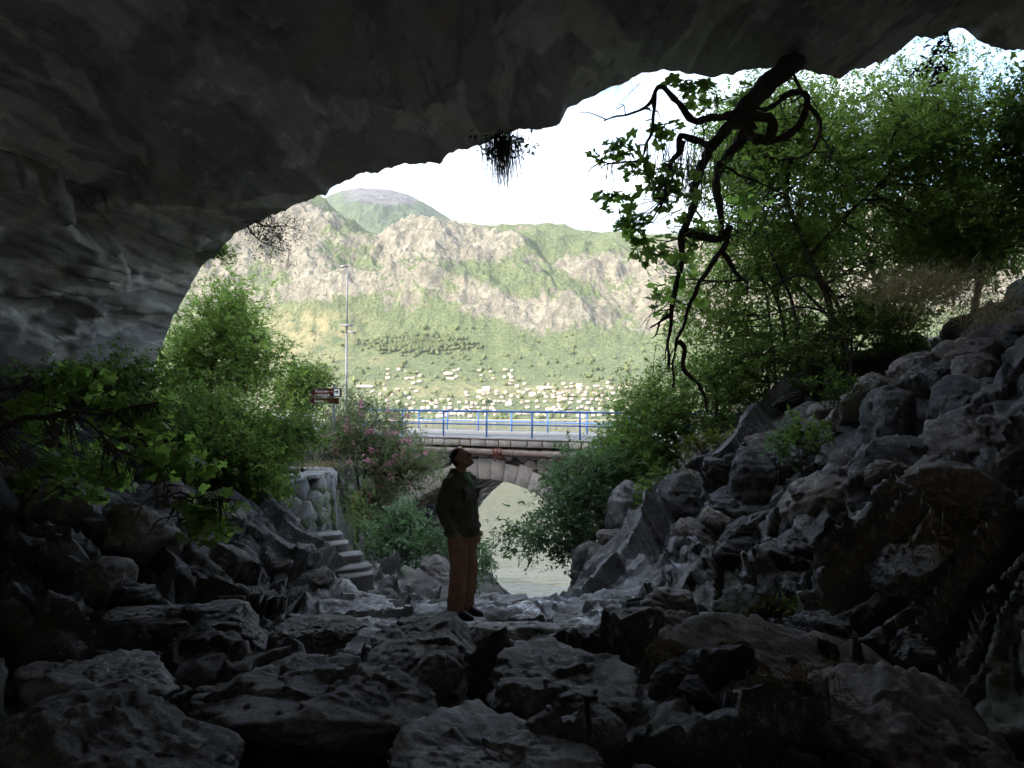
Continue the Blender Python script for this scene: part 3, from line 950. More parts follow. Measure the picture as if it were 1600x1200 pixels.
# pipe on the face of the bridge
k = NT('rusty_pipe')
co = k.coords('Object')
n1 = k.noise(co, 2.0, 6, 0.65)
c = k.mix(k.ramp(n1, 0.35, 0.65), (0.17, 0.12, 0.10), (0.29, 0.225, 0.195))
c = k.mix(k.ramp(k.noise(co, 7, 5, 0.7), 0.55, 0.7, 0, 0.7), c, (0.10, 0.07, 0.06))
k.principled(c, 0.75, k.bump(n1, 0.3, 0.01))
MAT['pipe'] = k.m
MAT['rag'] = plain('red_cord', (0.30, 0.07, 0.05), 0.8)
pipe = thing('water_pipe', 'rusty brown pipe slung along the bridge face below the kerb', 'pipe', tuple(BP(SC, -0.28, deck_z(SC) - 0.58)))
def pin(o, root):
    o.parent = root
    o.matrix_parent_inverse = Matrix.Translation(-root.location)
    return o
pp = np.array([BP(s, -0.27, deck_z(s) - 0.55 - 0.012 * max(0, s - 3)) for s in np.linspace(-6, 9.8, 30)])
pin(MB().tube(pp, 0.135, 14).build('tube', MAT['pipe'], None, True), pipe)
for s in (-4.4, 0.6, 5.2, 8.6):
    q = [BP(s + d, -0.27, deck_z(s) - 0.55 - 0.012 * max(0, s - 3)) for d in (-0.05, 0.05)]
    pin(MB().tube(q, 0.155, 14).build('collar', MAT['pipe'], None, True), pipe)
mb = MB()
rr = random.Random(3)
for i in range(9):
    b = BP(4.55 + rr.uniform(-0.2, 0.25), -0.42, deck_z(4) - 0.38)
    mb.tube(spline([b, b + np.array([rr.uniform(-.1, .1), -0.03, -0.15]), b + np.array([rr.uniform(-.15, .15), 0, -0.34 - rr.random() * 0.2])], 6), 0.014, 4)
pin(mb.build('cord', MAT['rag'], None), pipe)

# blue railings
k = NT('blue_paint')
co = k.coords('Object')
c = k.mix(k.ramp(k.noise(co, 5, 5, 0.6), 0.35, 0.7), (0.028, 0.12, 0.42), (0.045, 0.19, 0.58))
c = k.mix(k.ramp(k.noise(co, 30, 4, 0.7), 0.66, 0.72, 0, 0.8), c, (0.16, 0.09, 0.06))
k.principled(c, 0.42)
MAT['blue'] = k.m
def railing(name, label, foots, end_left=False):
    """Posts at the points foots, a top tube and a middle tube."""
    foots = [np.array(f) for f in foots]
    r = thing(name, label, 'railing', tuple(foots[0]), 'blue road railings')
    hgt = 1.03
    for f in foots:
        pin(MB().tube([f - np.array([0, 0, 0.05]), f + np.array([0, 0, hgt])], 0.034, 8).build('post', MAT['blue'], None, True), r)
    top = [f + np.array([0, 0, hgt]) for f in foots]
    if end_left:
        f0 = foots[0]
        d = (foots[1] - f0) / np.linalg.norm(foots[1] - f0)
        top = [f0 + np.array([0, 0, hgt * 0.8]), f0 + np.array([0, 0, hgt * 0.93]) + d * 0.06, f0 + d * 0.28 + np.array([0, 0, hgt])] + top[1:]
    pin(MB().tube(top, 0.042, 10).build('top_rail', MAT['blue'], None, True), r)
    mid = [f + np.array([0, 0, hgt * 0.5]) for f in foots]
    pin(MB().tube(mid, 0.026, 8).build('middle_rail', MAT['blue'], None, True), r)
    return r
near_f = [BP(s, 0.1, deck_z(s)) for s in np.arange(-1, 8) * 1.94]
railing('blue_railing', 'blue tube railing on the near side of the bridge, above the kerb stones', near_f)
F0, F1 = np.array([-5.3, 43.0]), np.array([3.5, 35.3])
far_f = []
for i in range(0, 9):
    q = F0 + (F1 - F0) * i / 5.0
    s_ = np.dot(q - BA, BE)
    far_f.append(np.array([q[0], q[1], deck_z(s_)]))
railing('blue_railing', 'thinner looking blue railing on the far side of the road, with rounded end', far_f, True)
# painted scrawl inside the vault, at the left foot of the arch
MAT['paint_dark'] = plain('dark_spray_paint', (0.03, 0.04, 0.07), 0.6)
MAT['paint_white'] = plain('white_spray_paint', (0.6, 0.62, 0.66), 0.6)
mb, mw = MB(), MB()
def vault_pt(a, t, r=RI - 0.012):
    return ring_pt(a, r, t)
def vault_patch(m, outline, r):
    c = np.mean(outline, axis=0)
    V = [vault_pt(*p, r) for p in outline] + [vault_pt(c[0], c[1], r)]
    n = len(outline)
    m.add(V, None, [(i, (i + 1) % n, n) for i in range(n)])
A_ = -amax
vault_patch(mb, [(A_ + 0.02, 1.0), (A_ + 0.05, 2.4), (A_ + 0.13, 3.6), (A_ + 0.24, 3.2), (A_ + 0.31, 2.0), (A_ + 0.27, 0.9), (A_ + 0.12, 0.6)], RI - 0.012)
for i in range(6):
    a0 = A_ + 0.05 + 0.04 * i
    o = rr.uniform(0, .4)
    vault_patch(mw, [(a0, 0.9 + o), (a0 + 0.035, 1.7 + o), (a0 + 0.01, 2.5 + o), (a0 + 0.028, 2.5 + o), (a0 + 0.055, 1.7 + o), (a0 + 0.02, 0.9 + o)], RI - 0.018)
gr = thing('graffiti', 'dark and white spray painted scrawl inside the arch of the bridge', 'graffiti', tuple(ring_pt(A_, RI, 1.5)))
pin(mb.build('dark_patch', MAT['paint_dark'], None), gr)
pin(mw.build('white_strokes', MAT['paint_white'], None), gr)
# ------------------------------------------------------------------ boulders and stones
def ico(sub):
    bm = bmesh.new()
    bmesh.ops.create_icosphere(bm, subdivisions=sub, radius=1.0)
    V = np.array([v.co[:] for v in bm.verts])
    F = np.array([[v.index for v in f.verts] for f in bm.faces])
    bm.free()
    return V, F
ICO = {k_: ico(k_) for k_ in (4, 5, 6)}

def rock_shape(sub, dims, seed, planes=15, rough=1.0, strata=0.0, flat_top=False, spread=0.42):
    V, F = ICO[sub]
    rg = np.random.RandomState(seed)
    n = rg.normal(size=(planes, 3))
    n /= np.linalg.norm(n, axis=1, keepdims=True)
    d = 1.0 - spread * rg.rand(planes)
    if flat_top:
        n[0] = (0.08 * rg.randn(), 0.08 * rg.randn(), 1)
        d[0] = 0.5
    dot = V @ n.T
    r = np.where(dot > 0.05, d / np.maximum(dot, 0.05), 9.0)
    r = np.concatenate([r, np.full((len(V), 1), 1.12)], 1)
    kk = 55.0
    r = -np.log(np.sum(np.exp(-kk * r), axis=1)) / kk
    Pp = V * r[:, None] * np.array(dims)
    L = float(np.mean(dims))
    off = rg.rand(3) * 50
    q = Pp / L
    nrm = V
    dsp = fbm(q * 1.4 + off, 6, seed, 0.6) * 0.08 + facet(q * np.array([1, 1, 1.5]) + off, 0.42, seed + 3, 0.6, 0.35) * 0.26 + facet(q * np.array([1, 1, 1.9]) + off, 0.16, seed + 4, 0.7, 0.35) * 0.3
    strata = strata or 0.05
    if strata:
        lay = q[:, 2] * 5 + fbm(q * 1.2 + off, 3, seed + 8) * 1.3
        dsp += strata * (np.abs((lay % 1.0) - 0.5) - 0.25)
    Pp = Pp + nrm * (dsp * L * rough)[:, None]
    return Pp, F

def boulder(px0, py0, px1, py1, d, label, seed, depth=1.0, mat='boulder', rot=0.0, tilt=(0, 0), sink=0.0, **kw):
    a, b = P(px0, py1, d), P(px1, py0, d)
    c = (a + b) / 2
    rx, rz = (b.x - a.x) / 2, (b.z - a.z) / 2 * (1 + sink)
    c.z = b.z - rz
    if d < 7.3:
        depth *= 1.5
    dims = (rx * (1.12 if d < 6 else 1.0), (rx + rz) / 2 * depth, rz)
    Vv, F = rock_shape(6 if d < 7.3 else 5, dims, seed, **kw)
    o = link('boulder', mesh_np('boulder', Vv, F, True, [MAT[mat]]))
    o.location = (c.x, c.y + dims[1] * 0.3, c.z - (0.12 if d < 5.5 else 0.05))
    o.rotation_euler = (tilt[0], tilt[1], rot)
    tag(o, label, 'boulder', 'large boulders on the cave floor')
    return o

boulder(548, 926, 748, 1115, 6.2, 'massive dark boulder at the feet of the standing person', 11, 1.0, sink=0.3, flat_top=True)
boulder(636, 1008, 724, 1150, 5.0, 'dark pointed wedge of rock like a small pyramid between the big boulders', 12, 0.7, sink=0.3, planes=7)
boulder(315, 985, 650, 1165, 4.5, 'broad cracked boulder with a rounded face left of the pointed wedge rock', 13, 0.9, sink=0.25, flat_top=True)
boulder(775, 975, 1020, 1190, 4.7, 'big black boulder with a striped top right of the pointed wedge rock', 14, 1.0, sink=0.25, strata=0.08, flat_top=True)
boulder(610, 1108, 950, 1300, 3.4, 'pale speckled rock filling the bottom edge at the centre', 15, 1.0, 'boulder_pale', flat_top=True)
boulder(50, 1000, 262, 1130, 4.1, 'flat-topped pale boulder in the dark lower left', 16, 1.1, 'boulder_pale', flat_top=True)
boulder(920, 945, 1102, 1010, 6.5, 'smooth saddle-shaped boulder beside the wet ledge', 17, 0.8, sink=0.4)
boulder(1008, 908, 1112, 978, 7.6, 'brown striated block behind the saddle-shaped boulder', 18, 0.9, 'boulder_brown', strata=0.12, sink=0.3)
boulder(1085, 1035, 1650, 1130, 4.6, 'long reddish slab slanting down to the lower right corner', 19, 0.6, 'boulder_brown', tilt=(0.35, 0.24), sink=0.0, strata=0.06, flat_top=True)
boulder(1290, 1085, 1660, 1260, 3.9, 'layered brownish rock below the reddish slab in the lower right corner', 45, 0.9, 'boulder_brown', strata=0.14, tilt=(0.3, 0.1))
boulder(885, 850, 965, 925, 11.2, 'dark mossy rock under the trunk of the fig bush', 46, 0.9, 'boulder', sink=0.5)
boulder(560, 880, 640, 925, 13.5, 'low brown rock under the fresh green shrub', 47, 0.9, 'boulder_brown', sink=0.6)
boulder(640, 868, 715, 918, 14.0, 'brown earth-stained rock left of the legs of the person', 48, 0.9, 'boulder_brown', sink=0.6)
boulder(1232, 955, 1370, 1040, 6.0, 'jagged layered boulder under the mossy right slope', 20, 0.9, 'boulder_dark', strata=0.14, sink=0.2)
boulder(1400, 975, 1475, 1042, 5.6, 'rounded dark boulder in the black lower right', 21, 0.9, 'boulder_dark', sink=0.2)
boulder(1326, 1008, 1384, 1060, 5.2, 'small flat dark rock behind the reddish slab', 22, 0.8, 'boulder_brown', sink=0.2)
boulder(296, 900, 402, 966, 7.6, 'low rounded boulder at the foot of the left bank', 23, 0.9, sink=0.3, flat_top=True)
boulder(952, 752, 1024, 862, 11.6, 'upright pale grey boulder at the edge of the fig bush', 24, 0.8, 'boulder_pale', sink=0.15, planes=9)
boulder(988, 806, 1052, 888, 10.6, 'rounded pale rock below the upright pale boulder', 25, 0.9, 'boulder_pale', sink=0.15)
boulder(1028, 728, 1124, 838, 10.9, 'dark square boulder on the slope above the ledge', 26, 0.9, 'boulder_dark', sink=0.2, planes=10)
boulder(1085, 655, 1185, 745, 11.4, 'mossy dark boulder under the trees on the slope', 27, 0.9, 'boulder_brown', sink=0.2)
boulder(1120, 780, 1200, 920, 8.9, 'tall leaning wet slab of rock beside the trickle', 28, 0.6, 'boulder_dark', tilt=(0, 0.45), planes=8)
boulder(1130, 690, 1250, 830, 9.6, 'large dark overhanging block in the middle of the rock slope', 29, 0.8, 'boulder_dark', sink=0.1, planes=9)
boulder(1300, 830, 1392, 930, 7.2, 'big rounded boulder half way along the foot of the slope', 30, 0.9, 'boulder_dark', sink=0.15)
boulder(1365, 745, 1460, 805, 7.6, 'flat ledge-like block on the upper part of the dark slope', 31, 0.7, 'boulder_dark', sink=0.1, flat_top=True)
boulder(1380, 830, 1478, 952, 6.4, 'reddish brown boulder on the shadowed slope', 32, 0.9, 'boulder_dark', sink=0.15)
boulder(1480, 560, 1620, 690, 8.2, 'bulky grey rock at the right edge beneath the dry grass', 33, 0.9, 'boulder_dark', sink=0.15)
boulder(1330, 610, 1470, 760, 8.8, 'wide fractured block below the tree roots', 34, 0.8, 'boulder_dark', sink=0.15)
boulder(1500, 700, 1640, 860, 7.0, 'dark rock bulge at the right edge, half way up', 35, 0.9, 'boulder_dark', sink=0.15)
boulder(180, 735, 290, 885, 8.6, 'pinkish brown rock face under the left branches', 36, 0.7, 'boulder_brown', sink=0.1, planes=9)
boulder(270, 770, 400, 900, 9.2, 'grey slanting outcrop right of the pinkish rock face', 37, 0.8, sink=0.1)
boulder(20, 720, 190, 900, 7.6, 'shadowed rock mass under the left fig branch', 38, 0.8, sink=0.1)
boulder(375, 835, 490, 915, 9.4, 'pitted grey outcrop beside the stone steps', 39, 0.8, 'boulder_pale', sink=0.2, strata=0.1)
boulder(150, 930, 420, 1020, 5.8, 'long layered rock shelf on the left of the cave floor', 40, 0.8, strata=0.12, sink=0.2, flat_top=True)
boulder(420, 955, 560, 1010, 6.6, 'cracked low rock left of the massive dark boulder', 41, 0.8, sink=0.3, flat_top=True)
boulder(-60, 1090, 330, 1320, 3.4, 'black rock in the bottom left corner', 42, 0.9, 'boulder', sink=0.0)
boulder(1050, 1040, 1260, 1180, 4.4, 'rough grey rock with rusty plants in front of the reddish slab', 43, 0.8, 'boulder', sink=0.1, strata=0.08, flat_top=True)
boulder(740, 950, 930, 1010, 6.9, 'low pale rock shelf right of the person, by the water', 44, 0.9, 'boulder_pale', flat_top=True, sink=0.8)

# smaller stones: pieces of the floor, sharing a few meshes
SV = []
for i in range(10):
    rg = np.random.RandomState(900 + i)
    Vv, F = rock_shape(5, (1.0, 0.75 + 0.3 * rg.rand(), 0.6 + 0.25 * rg.rand()), 900 + i, planes=9, rough=1.15, strata=0.08 * (i % 3), spread=0.5)
    SV.append(mesh_np('stone', Vv, F, True, [MAT['boulder_dark'] if i % 3 else MAT['boulder_brown']]))
rg = random.Random(17)
cnt = 0
for tries in range(4000):
    if cnt >= 210:
        break
    y = rg.uniform(3.2, 12.6)
    x = rg.uniform(-0.75, 0.75) * y
    if flat_mask(np.array([x]), np.array([y]))[0] > 0.12 and rg.random() < 0.95:
        continue
    if x < 0 and rg.random() < 0.5:
        continue
    if y < 7.2 and abs(x) < 3.6 and rg.random() < 0.8:
        continue
    if (-3.3 < x < -1.5 and 9.0 < y < 12.6) or math.hypot(x + 0.5, y - 7.7) < 0.9:
        continue
    onslope = base_h(np.array([x]), np.array([y]))[0] > -1.75
    if onslope and rg.random() < 0.45:
        continue
    z = ground_z(x, y)
    s_ = rg.choice([0.1, 0.13, 0.16, 0.2, 0.26, 0.34]) * rg.uniform(0.8, 1.25)
    if onslope:
        s_ *= 1.5
    if y < 4.5:
        s_ = min(s_, 0.2)
    o = link('stone', SV[rg.randrange(10)], cave_floor)
    o.location = (x, y, z - s_ * (0.42 if onslope else -0.05))
    o.rotation_euler = (rg.uniform(-0.5, 0.5), rg.uniform(-0.5, 0.5), rg.uniform(0, 6.28))
    o.scale = (s_, s_ * rg.uniform(0.8, 1.1), s_ * rg.uniform(0.75, 1.1))
    cnt += 1
# ------------------------------------------------------------------ trees, bushes and hanging plants
MAT['bark'] = rock_mat('bark', (0.035, 0.028, 0.022), (0.08, 0.065, 0.05), (0.14, 0.12, 0.10), rough=0.85, scale=6, bump=0.012)
MAT['leaf_locust'] = leaf_mat('leaf_locust', (0.06, 0.096, 0.024), (0.16, 0.225, 0.055), 0.5, 0.2, (0.23, 0.35, 0.07))
MAT['leaf_dark'] = leaf_mat('leaf_dark', (0.03, 0.055, 0.016), (0.085, 0.135, 0.035), 0.4, 0.3, (0.10, 0.17, 0.03))
MAT['leaf_bush'] = leaf_mat('leaf_bush', (0.055, 0.095, 0.022), (0.16, 0.235, 0.055), 0.42, 0.3, (0.18, 0.30, 0.055))
MAT['leaf_fig'] = leaf_mat('leaf_fig', (0.11, 0.19, 0.045), (0.24, 0.36, 0.09), 0.48, 0.35, (0.30, 0.48, 0.09))
MAT['leaf_blue'] = leaf_mat('leaf_blue_green', (0.06, 0.11, 0.06), (0.18, 0.27, 0.14), 0.35, 0.45, (0.16, 0.28, 0.10))
MAT['leaf_oleander'] = leaf_mat('leaf_oleander', (0.075, 0.105, 0.05), (0.21, 0.25, 0.12), 0.32, 0.35, (0.2, 0.25, 0.09))
MAT['straw'] = leaf_mat('dry_grass', (0.16, 0.12, 0.06), (0.36, 0.29, 0.16), 0.3, 0.1, (0.3, 0.24, 0.12))
MAT['twig'] = leaf_mat('dark_twigs', (0.03, 0.035, 0.025), (0.07, 0.075, 0.05), 0.2, 0.1)
MAT['petal'] = leaf_mat('pink_petals', (0.62, 0.28, 0.36), (0.82, 0.55, 0.6), 0.35, 0.2, (0.6, 0.3, 0.36))
MAT['rust_moss'] = leaf_mat('rust_moss', (0.07, 0.045, 0.015), (0.16, 0.10, 0.03), 0.2, 0.1)
MAT['moss'] = leaf_mat('green_moss', (0.06, 0.08, 0.012), (0.17, 0.2, 0.03), 0.3, 0.1)

def unit(v):
    return v / (np.linalg.norm(v, axis=-1, keepdims=True) + 1e-9)

def leaf_quads(base, direc, length, width, rg, fold=0.25, curl=0.15):
    """Diamond leaves: base points (N,3), directions (N,3)."""
    n = len(base)
    direc = unit(direc)
    ref = rg.normal(size=(n, 3)) * 0.6 + np.array([0, 0, 1.0])
    side = unit(np.cross(direc, ref))
    up = np.cross(side, direc)
    L = np.asarray(length).reshape(-1, 1) * np.ones((n, 1))
    W = np.asarray(width).reshape(-1, 1) * np.ones((n, 1))
    mid = base + direc * L * 0.5
    tip = base + direc * L - up * L * curl
    V = np.stack([base, mid + side * W * 0.5 + up * W * fold, tip, mid - side * W * 0.5 + up * W * fold], 1).reshape(-1, 3)
    F = (np.arange(n)[:, None] * 4 + np.arange(4)[None, :])
    return V, F

def sprigs(centres, n_sprig, n_leaf, spread, sprig_len, leaf_len, leaf_w, rg, up=0.3, droop=0.0, outward=None, pinnate=False):
    """Leaf positions on short sprigs round the clump centres; returns verts, faces, tint, sprig polylines."""
    C = np.repeat(centres, n_sprig, axis=0)
    n = len(C)
    p0 = C + rg.normal(size=(n, 3)) * spread
    t = rg.normal(size=(n, 3)) + np.array([0, 0, up])
    if outward is not None:
        t = t + unit(C - outward) * 0.8
    t = unit(t)
    sl = sprig_len * (0.6 + 0.8 * rg.rand(n, 1))
    f = (np.arange(n_leaf) + 0.7) / n_leaf
    bend = np.array([0, 0, -1.0]) * droop
    base = p0[:, None] + t[:, None] * sl[:, None] * f[None, :, None] + bend * (sl[:, None] * (f ** 2)[None, :, None])
    sgn = np.where(np.arange(n_leaf) % 2 == 0, 1.0, -1.0)[None, :, None]
    sd = unit(np.cross(t, rg.normal(size=(n, 3)) * (0.5 if pinnate else 1.0) + np.array([0, 0, 1.0])))
    dirs = sd[:, None] * sgn + t[:, None] * 0.7 + rg.normal(size=(n, n_leaf, 3)) * (0.15 if pinnate else 0.4)
    ll = leaf_len * (0.4 + 1.0 * rg.rand(n * n_leaf) ** 1.3) * np.repeat(np.repeat(0.75 + 0.5 * rg.rand(len(centres)), n_sprig), n_leaf)
    V, F = leaf_quads(base.reshape(-1, 3), dirs.reshape(-1, 3), ll, ll * leaf_w / leaf_len, rg)
    tint = np.clip(np.repeat(np.repeat(rg.rand(len(centres)), n_sprig), n_leaf) * 0.55 + np.repeat(rg.rand(n), n_leaf) * 0.35 + rg.rand(n * n_leaf) * 0.35 - 0.12, 0, 1)
    return V, F, tint, (p0, t, sl)

def in_ellipsoid(n, c, r, rg, shell=0.5):
    d = unit(rg.normal(size=(n, 3)))
    rad = (shell + (1 - shell) * rg.rand(n, 1)) ** 0.8
    return np.asarray(c) + d * rad * np.asarray(r)

def crown_ell(px0, py0, px1, py1, d, depth):
    a, b = P(px0, py1, d), P(px1, py0, d)
    return np.array([(a.x + b.x) / 2, d, (a.z + b.z) / 2]), np.array([(b.x - a.x) / 2, depth, (b.z - a.z) / 2])

def attach(nodes, pts, mbx, r_twig, rg, sag=0.12):
    """Join every point to the nearest branch node with a thin curved twig."""
    nodes = np.asarray(nodes)
    for p in pts:
        dd_ = np.linalg.norm(nodes - p, axis=1) + 0.35 * np.maximum(0, nodes[:, 2] - p[2])
        a = nodes[int(np.argmin(dd_))]
        l = np.linalg.norm(p - a)
        m = (a + p) / 2 + rg.normal(size=3) * 0.12 * l + np.array([0, 0, -sag * l * 0.5])
        mbx.tube(spline([a, m, p], 5), np.linspace(r_twig * (0.8 + 0.4 * min(l, 2)), r_twig * 0.35, 5), 4, False)

def tree(name, label, cat, limbs, crowns, leafmat, seed, clumps=120, n_sprig=6, n_leaf=8, spread=0.18, sprig_len=0.28, leaf_len=0.06, leaf_w=0.025, r_twig=0.009, up=0.3, droop=0.1, group=None, shell=0.35, pinnate=False, extra=None, barkmat='bark'):
    """limbs: list of (points, r0, r1); crowns: list of (centre, radii, weight)."""
    rg = np.random.RandomState(seed)
    base = np.array(limbs[0][0][0])
    root = thing(name, label, cat, tuple(base), group)
    mbt = MB()
    nodes = []
    for pts, r0, r1 in limbs:
        sp_ = spline(np.array(pts), max(8, 5 * len(pts)))
        sp_ = sp_ + np.stack([gnoise(sp_ * 2.2 + 50 * k_, seed + k_) for k_ in range(3)], 1) * 0.05 * np.linspace(0, 1, len(sp_))[:, None]
        mbt.tube(sp_, np.linspace(r0, r1, len(sp_)), 8)
        nodes.append(sp_[len(sp_) // 4:])
    nodes = np.concatenate(nodes)
    wsum = sum(c[2] for c in crowns)
    cl = np.concatenate([in_ellipsoid(max(3, int(clumps * w / wsum)), c, r, rg, shell) for c, r, w in crowns])
    # secondary limbs: a third of the clumps get a stouter branch that the rest hang on
    ns = max(4, len(cl) // 7)
    sec = cl[rg.permutation(len(cl))[:ns]]
    newn = [nodes]
    for p in sec:
        a = nodes[int(np.argmin(np.linalg.norm(nodes - p, axis=1) + 0.5 * np.maximum(0, nodes[:, 2] - p[2])))]
        l = np.linalg.norm(p - a)
        m = (a + p) / 2 + rg.normal(size=3) * 0.1 * l + np.array([0, 0, 0.1 * l])
        sp_ = spline([a, m, p], 8)
        mbt.tube(sp_, np.linspace(r_twig * (1.6 + 0.5 * min(l, 3)), r_twig * 0.7, 8), 5, False)
        newn.append(sp_[2:])
    attach(np.concatenate(newn), cl, mbt, r_twig, rg)
    pin(mbt.build('trunk', MAT[barkmat], None, True), root)
    V, F, tint, _ = sprigs(cl, n_sprig, n_leaf, spread, sprig_len, leaf_len, leaf_w, rg, up, droop, np.mean([c[0] for c in crowns], axis=0), pinnate)
    me = mesh_np('crown', V, F, False, [MAT[leafmat]], attrs={'tint': ('FACE', tint)})
    o = link('crown', me)
    pin(o, root)
    return root, cl

def ground_pt(px, d):
    x = (px - 800) / FPX * d
    return np.array([x, d, ground_z(x, d) - 0.05])

# --- big locust tree over the right-hand slope
def pw(*a):
    return np.array(P(*a))
tree('locust_tree', 'tall thin-leaved tree with bright green feathery crown on the right slope', 'tree',
     [([ground_pt(1290, 12.0), pw(1300, 500, 12.0), pw(1265, 400, 12.2), pw(1230, 300, 12.4), pw(1260, 200, 12.6)], 0.075, 0.02),
      ([pw(1265, 400, 12.2), pw(1330, 330, 12.0), pw(1400, 260, 12.0), pw(1430, 180, 12.0)], 0.035, 0.012),
      ([pw(1300, 500, 12.0), pw(1230, 430, 12.6), pw(1150, 380, 13)], 0.03, 0.01),
      ([ground_pt(1250, 12.2), pw(1240, 480, 12.3), pw(1200, 380, 12.2), pw(1190, 260, 12.2)], 0.04, 0.012)],
     [(*crown_ell(1150, 130, 1400, 330, 12.2, 1.6), 1.1), (*crown_ell(1300, 110, 1500, 350, 12.4, 1.5), 1.0), (*crown_ell(1080, 290, 1320, 460, 12.8, 1.4), 0.8), (*crown_ell(1350, 290, 1560, 440, 12.2, 1.2), 0.6), (*crown_ell(1090, 140, 1260, 340, 12.8, 1.2), 1.1)],
     'leaf_locust', 31, clumps=800, n_sprig=12, n_leaf=11, spread=0.24, sprig_len=0.28, leaf_len=0.062, leaf_w=0.032, pinnate=True, shell=0.15)
tree('locust_tree', 'feathery green tree at the right edge, taller than its neighbour', 'tree',
     [([ground_pt(1520, 12.0), pw(1530, 400, 12), pw(1500, 300, 12.1), pw(1490, 180, 12.2)], 0.06, 0.015),
      ([pw(1530, 400, 12), pw(1570, 320, 12), pw(1600, 220, 12)], 0.04, 0.012)],
     [(*crown_ell(1410, 95, 1560, 320, 12.3, 1.2), 1.0), (*crown_ell(1500, 180, 1680, 430, 12.1, 1.3), 1.2), (*crown_ell(1430, 330, 1600, 440, 12.2, 1.0), 0.5)],
     'leaf_locust', 32, clumps=420, n_sprig=12, n_leaf=11, spread=0.20, sprig_len=0.25, leaf_len=0.056, leaf_w=0.03, pinnate=True, shell=0.15)
tree('broadleaf_tree', 'dark broad-leaved branch hanging in at the upper right corner', 'tree',
     [([ground_pt(1720, 11.2), pw(1690, 330, 11.2), pw(1650, 200, 11.2), pw(1600, 120, 11.2)], 0.05, 0.012)],
     [(*crown_ell(1555, 85, 1700, 330, 11.2, 0.6), 1.0)],
     'leaf_dark', 33, clumps=150, n_sprig=7, n_leaf=6, spread=0.14, sprig_len=0.22, leaf_len=0.12, leaf_w=0.05, shell=0.2)
tree('slender_tree', 'slender many-stemmed tree with sparse leaves in front of the bright mountain', 'tree',
     [([ground_pt(1215, 13.0), pw(1205, 520, 13), pw(1190, 430, 13.1), pw(1150, 340, 13.2)], 0.03, 0.008),
      ([ground_pt(1230, 13.2), pw(1225, 520, 13.2), pw(1215, 450, 13.2), pw(1230, 380, 13.2)], 0.026, 0.008),
      ([ground_pt(1245, 12.8), pw(1205, 450, 12.8), pw(1130, 440, 12.6), pw(1050, 436, 12.6)], 0.034, 0.012),
      ([ground_pt(1320, 12.0), pw(1310, 480, 12), pw(1260, 432, 12), pw(1205, 446, 12.2)], 0.04, 0.018),
      ([ground_pt(1340, 11.6), pw(1310, 505, 11.8), pw(1250, 478, 12), pw(1205, 492, 12.2)], 0.03, 0.012)],
     [(*crown_ell(1040, 400, 1200, 560, 13.5, 1.0), 1.0), (*crown_ell(1130, 350, 1330, 480, 13.4, 1.0), 0.6), (*crown_ell(1100, 470, 1330, 580, 13.4, 0.9), 0.9), (*crown_ell(1280, 430, 1460, 560, 12.0, 0.8), 0.8)],
     'leaf_locust', 34, clumps=300, n_sprig=10, n_leaf=9, spread=0.2, sprig_len=0.24, leaf_len=0.062, leaf_w=0.032, shell=0.2)
tree('background_tree', 'deep green leafy tree filling the gap behind the slender stems on the right', 'tree',
     [([ground_pt(1380, 15.0), pw(1380, 480, 15), pw(1350, 380, 15), pw(1340, 280, 15)], 0.08, 0.02), ([pw(1380, 480, 15), pw(1450, 400, 15), pw(1500, 320, 15)], 0.05, 0.015)],
     [(*crown_ell(1240, 240, 1420, 440, 15.2, 1.3), 1.2), (*crown_ell(1380, 260, 1590, 470, 15, 1.3), 1.3), (*crown_ell(1180, 330, 1320, 480, 15.4, 1.1), 0.7)],
     'leaf_dark', 37, clumps=330, n_sprig=9, n_leaf=8, spread=0.24, sprig_len=0.3, leaf_len=0.10, leaf_w=0.048, shell=0.2)
tree('slope_bush', 'dark green undergrowth around the feet of the slender stems', 'bush',
     [([ground_pt(1200, 12.4), pw(1200, 590, 12.4), pw(1190, 550, 12.4)], 0.025, 0.008), ([ground_pt(1330, 11.6), pw(1330, 520, 11.6), pw(1320, 490, 11.6)], 0.025, 0.008)],
     [(*crown_ell(1080, 530, 1240, 640, 12.6, 0.7), 1.2), (*crown_ell(1200, 490, 1340, 590, 12.2, 0.6), 1.0), (*crown_ell(1310, 450, 1440, 530, 11.6, 0.6), 0.8)],
     'leaf_bush', 38, clumps=260, n_sprig=9, n_leaf=8, spread=0.14, sprig_len=0.2, leaf_len=0.06, leaf_w=0.03, shell=0.2)
tree('slope_bush', 'dense green bush below the slender tree beside the railing end', 'bush',
     [([ground_pt(1060, 13.5), pw(1050, 660, 13.5), pw(1020, 600, 13.6)], 0.03, 0.01), ([ground_pt(1110, 13.0), pw(1120, 620, 13), pw(1100, 570, 13)], 0.03, 0.01)],
     [(*crown_ell(955, 590, 1080, 760, 13.8, 1.0), 1.2), (*crown_ell(1000, 560, 1200, 690, 13.6, 1.0), 1.3), (*crown_ell(930, 660, 1040, 780, 13.2, 0.8), 0.8)],
     'leaf_bush', 35, clumps=420, n_sprig=11, n_leaf=9, spread=0.16, sprig_len=0.2, leaf_len=0.058, leaf_w=0.03, shell=0.3)
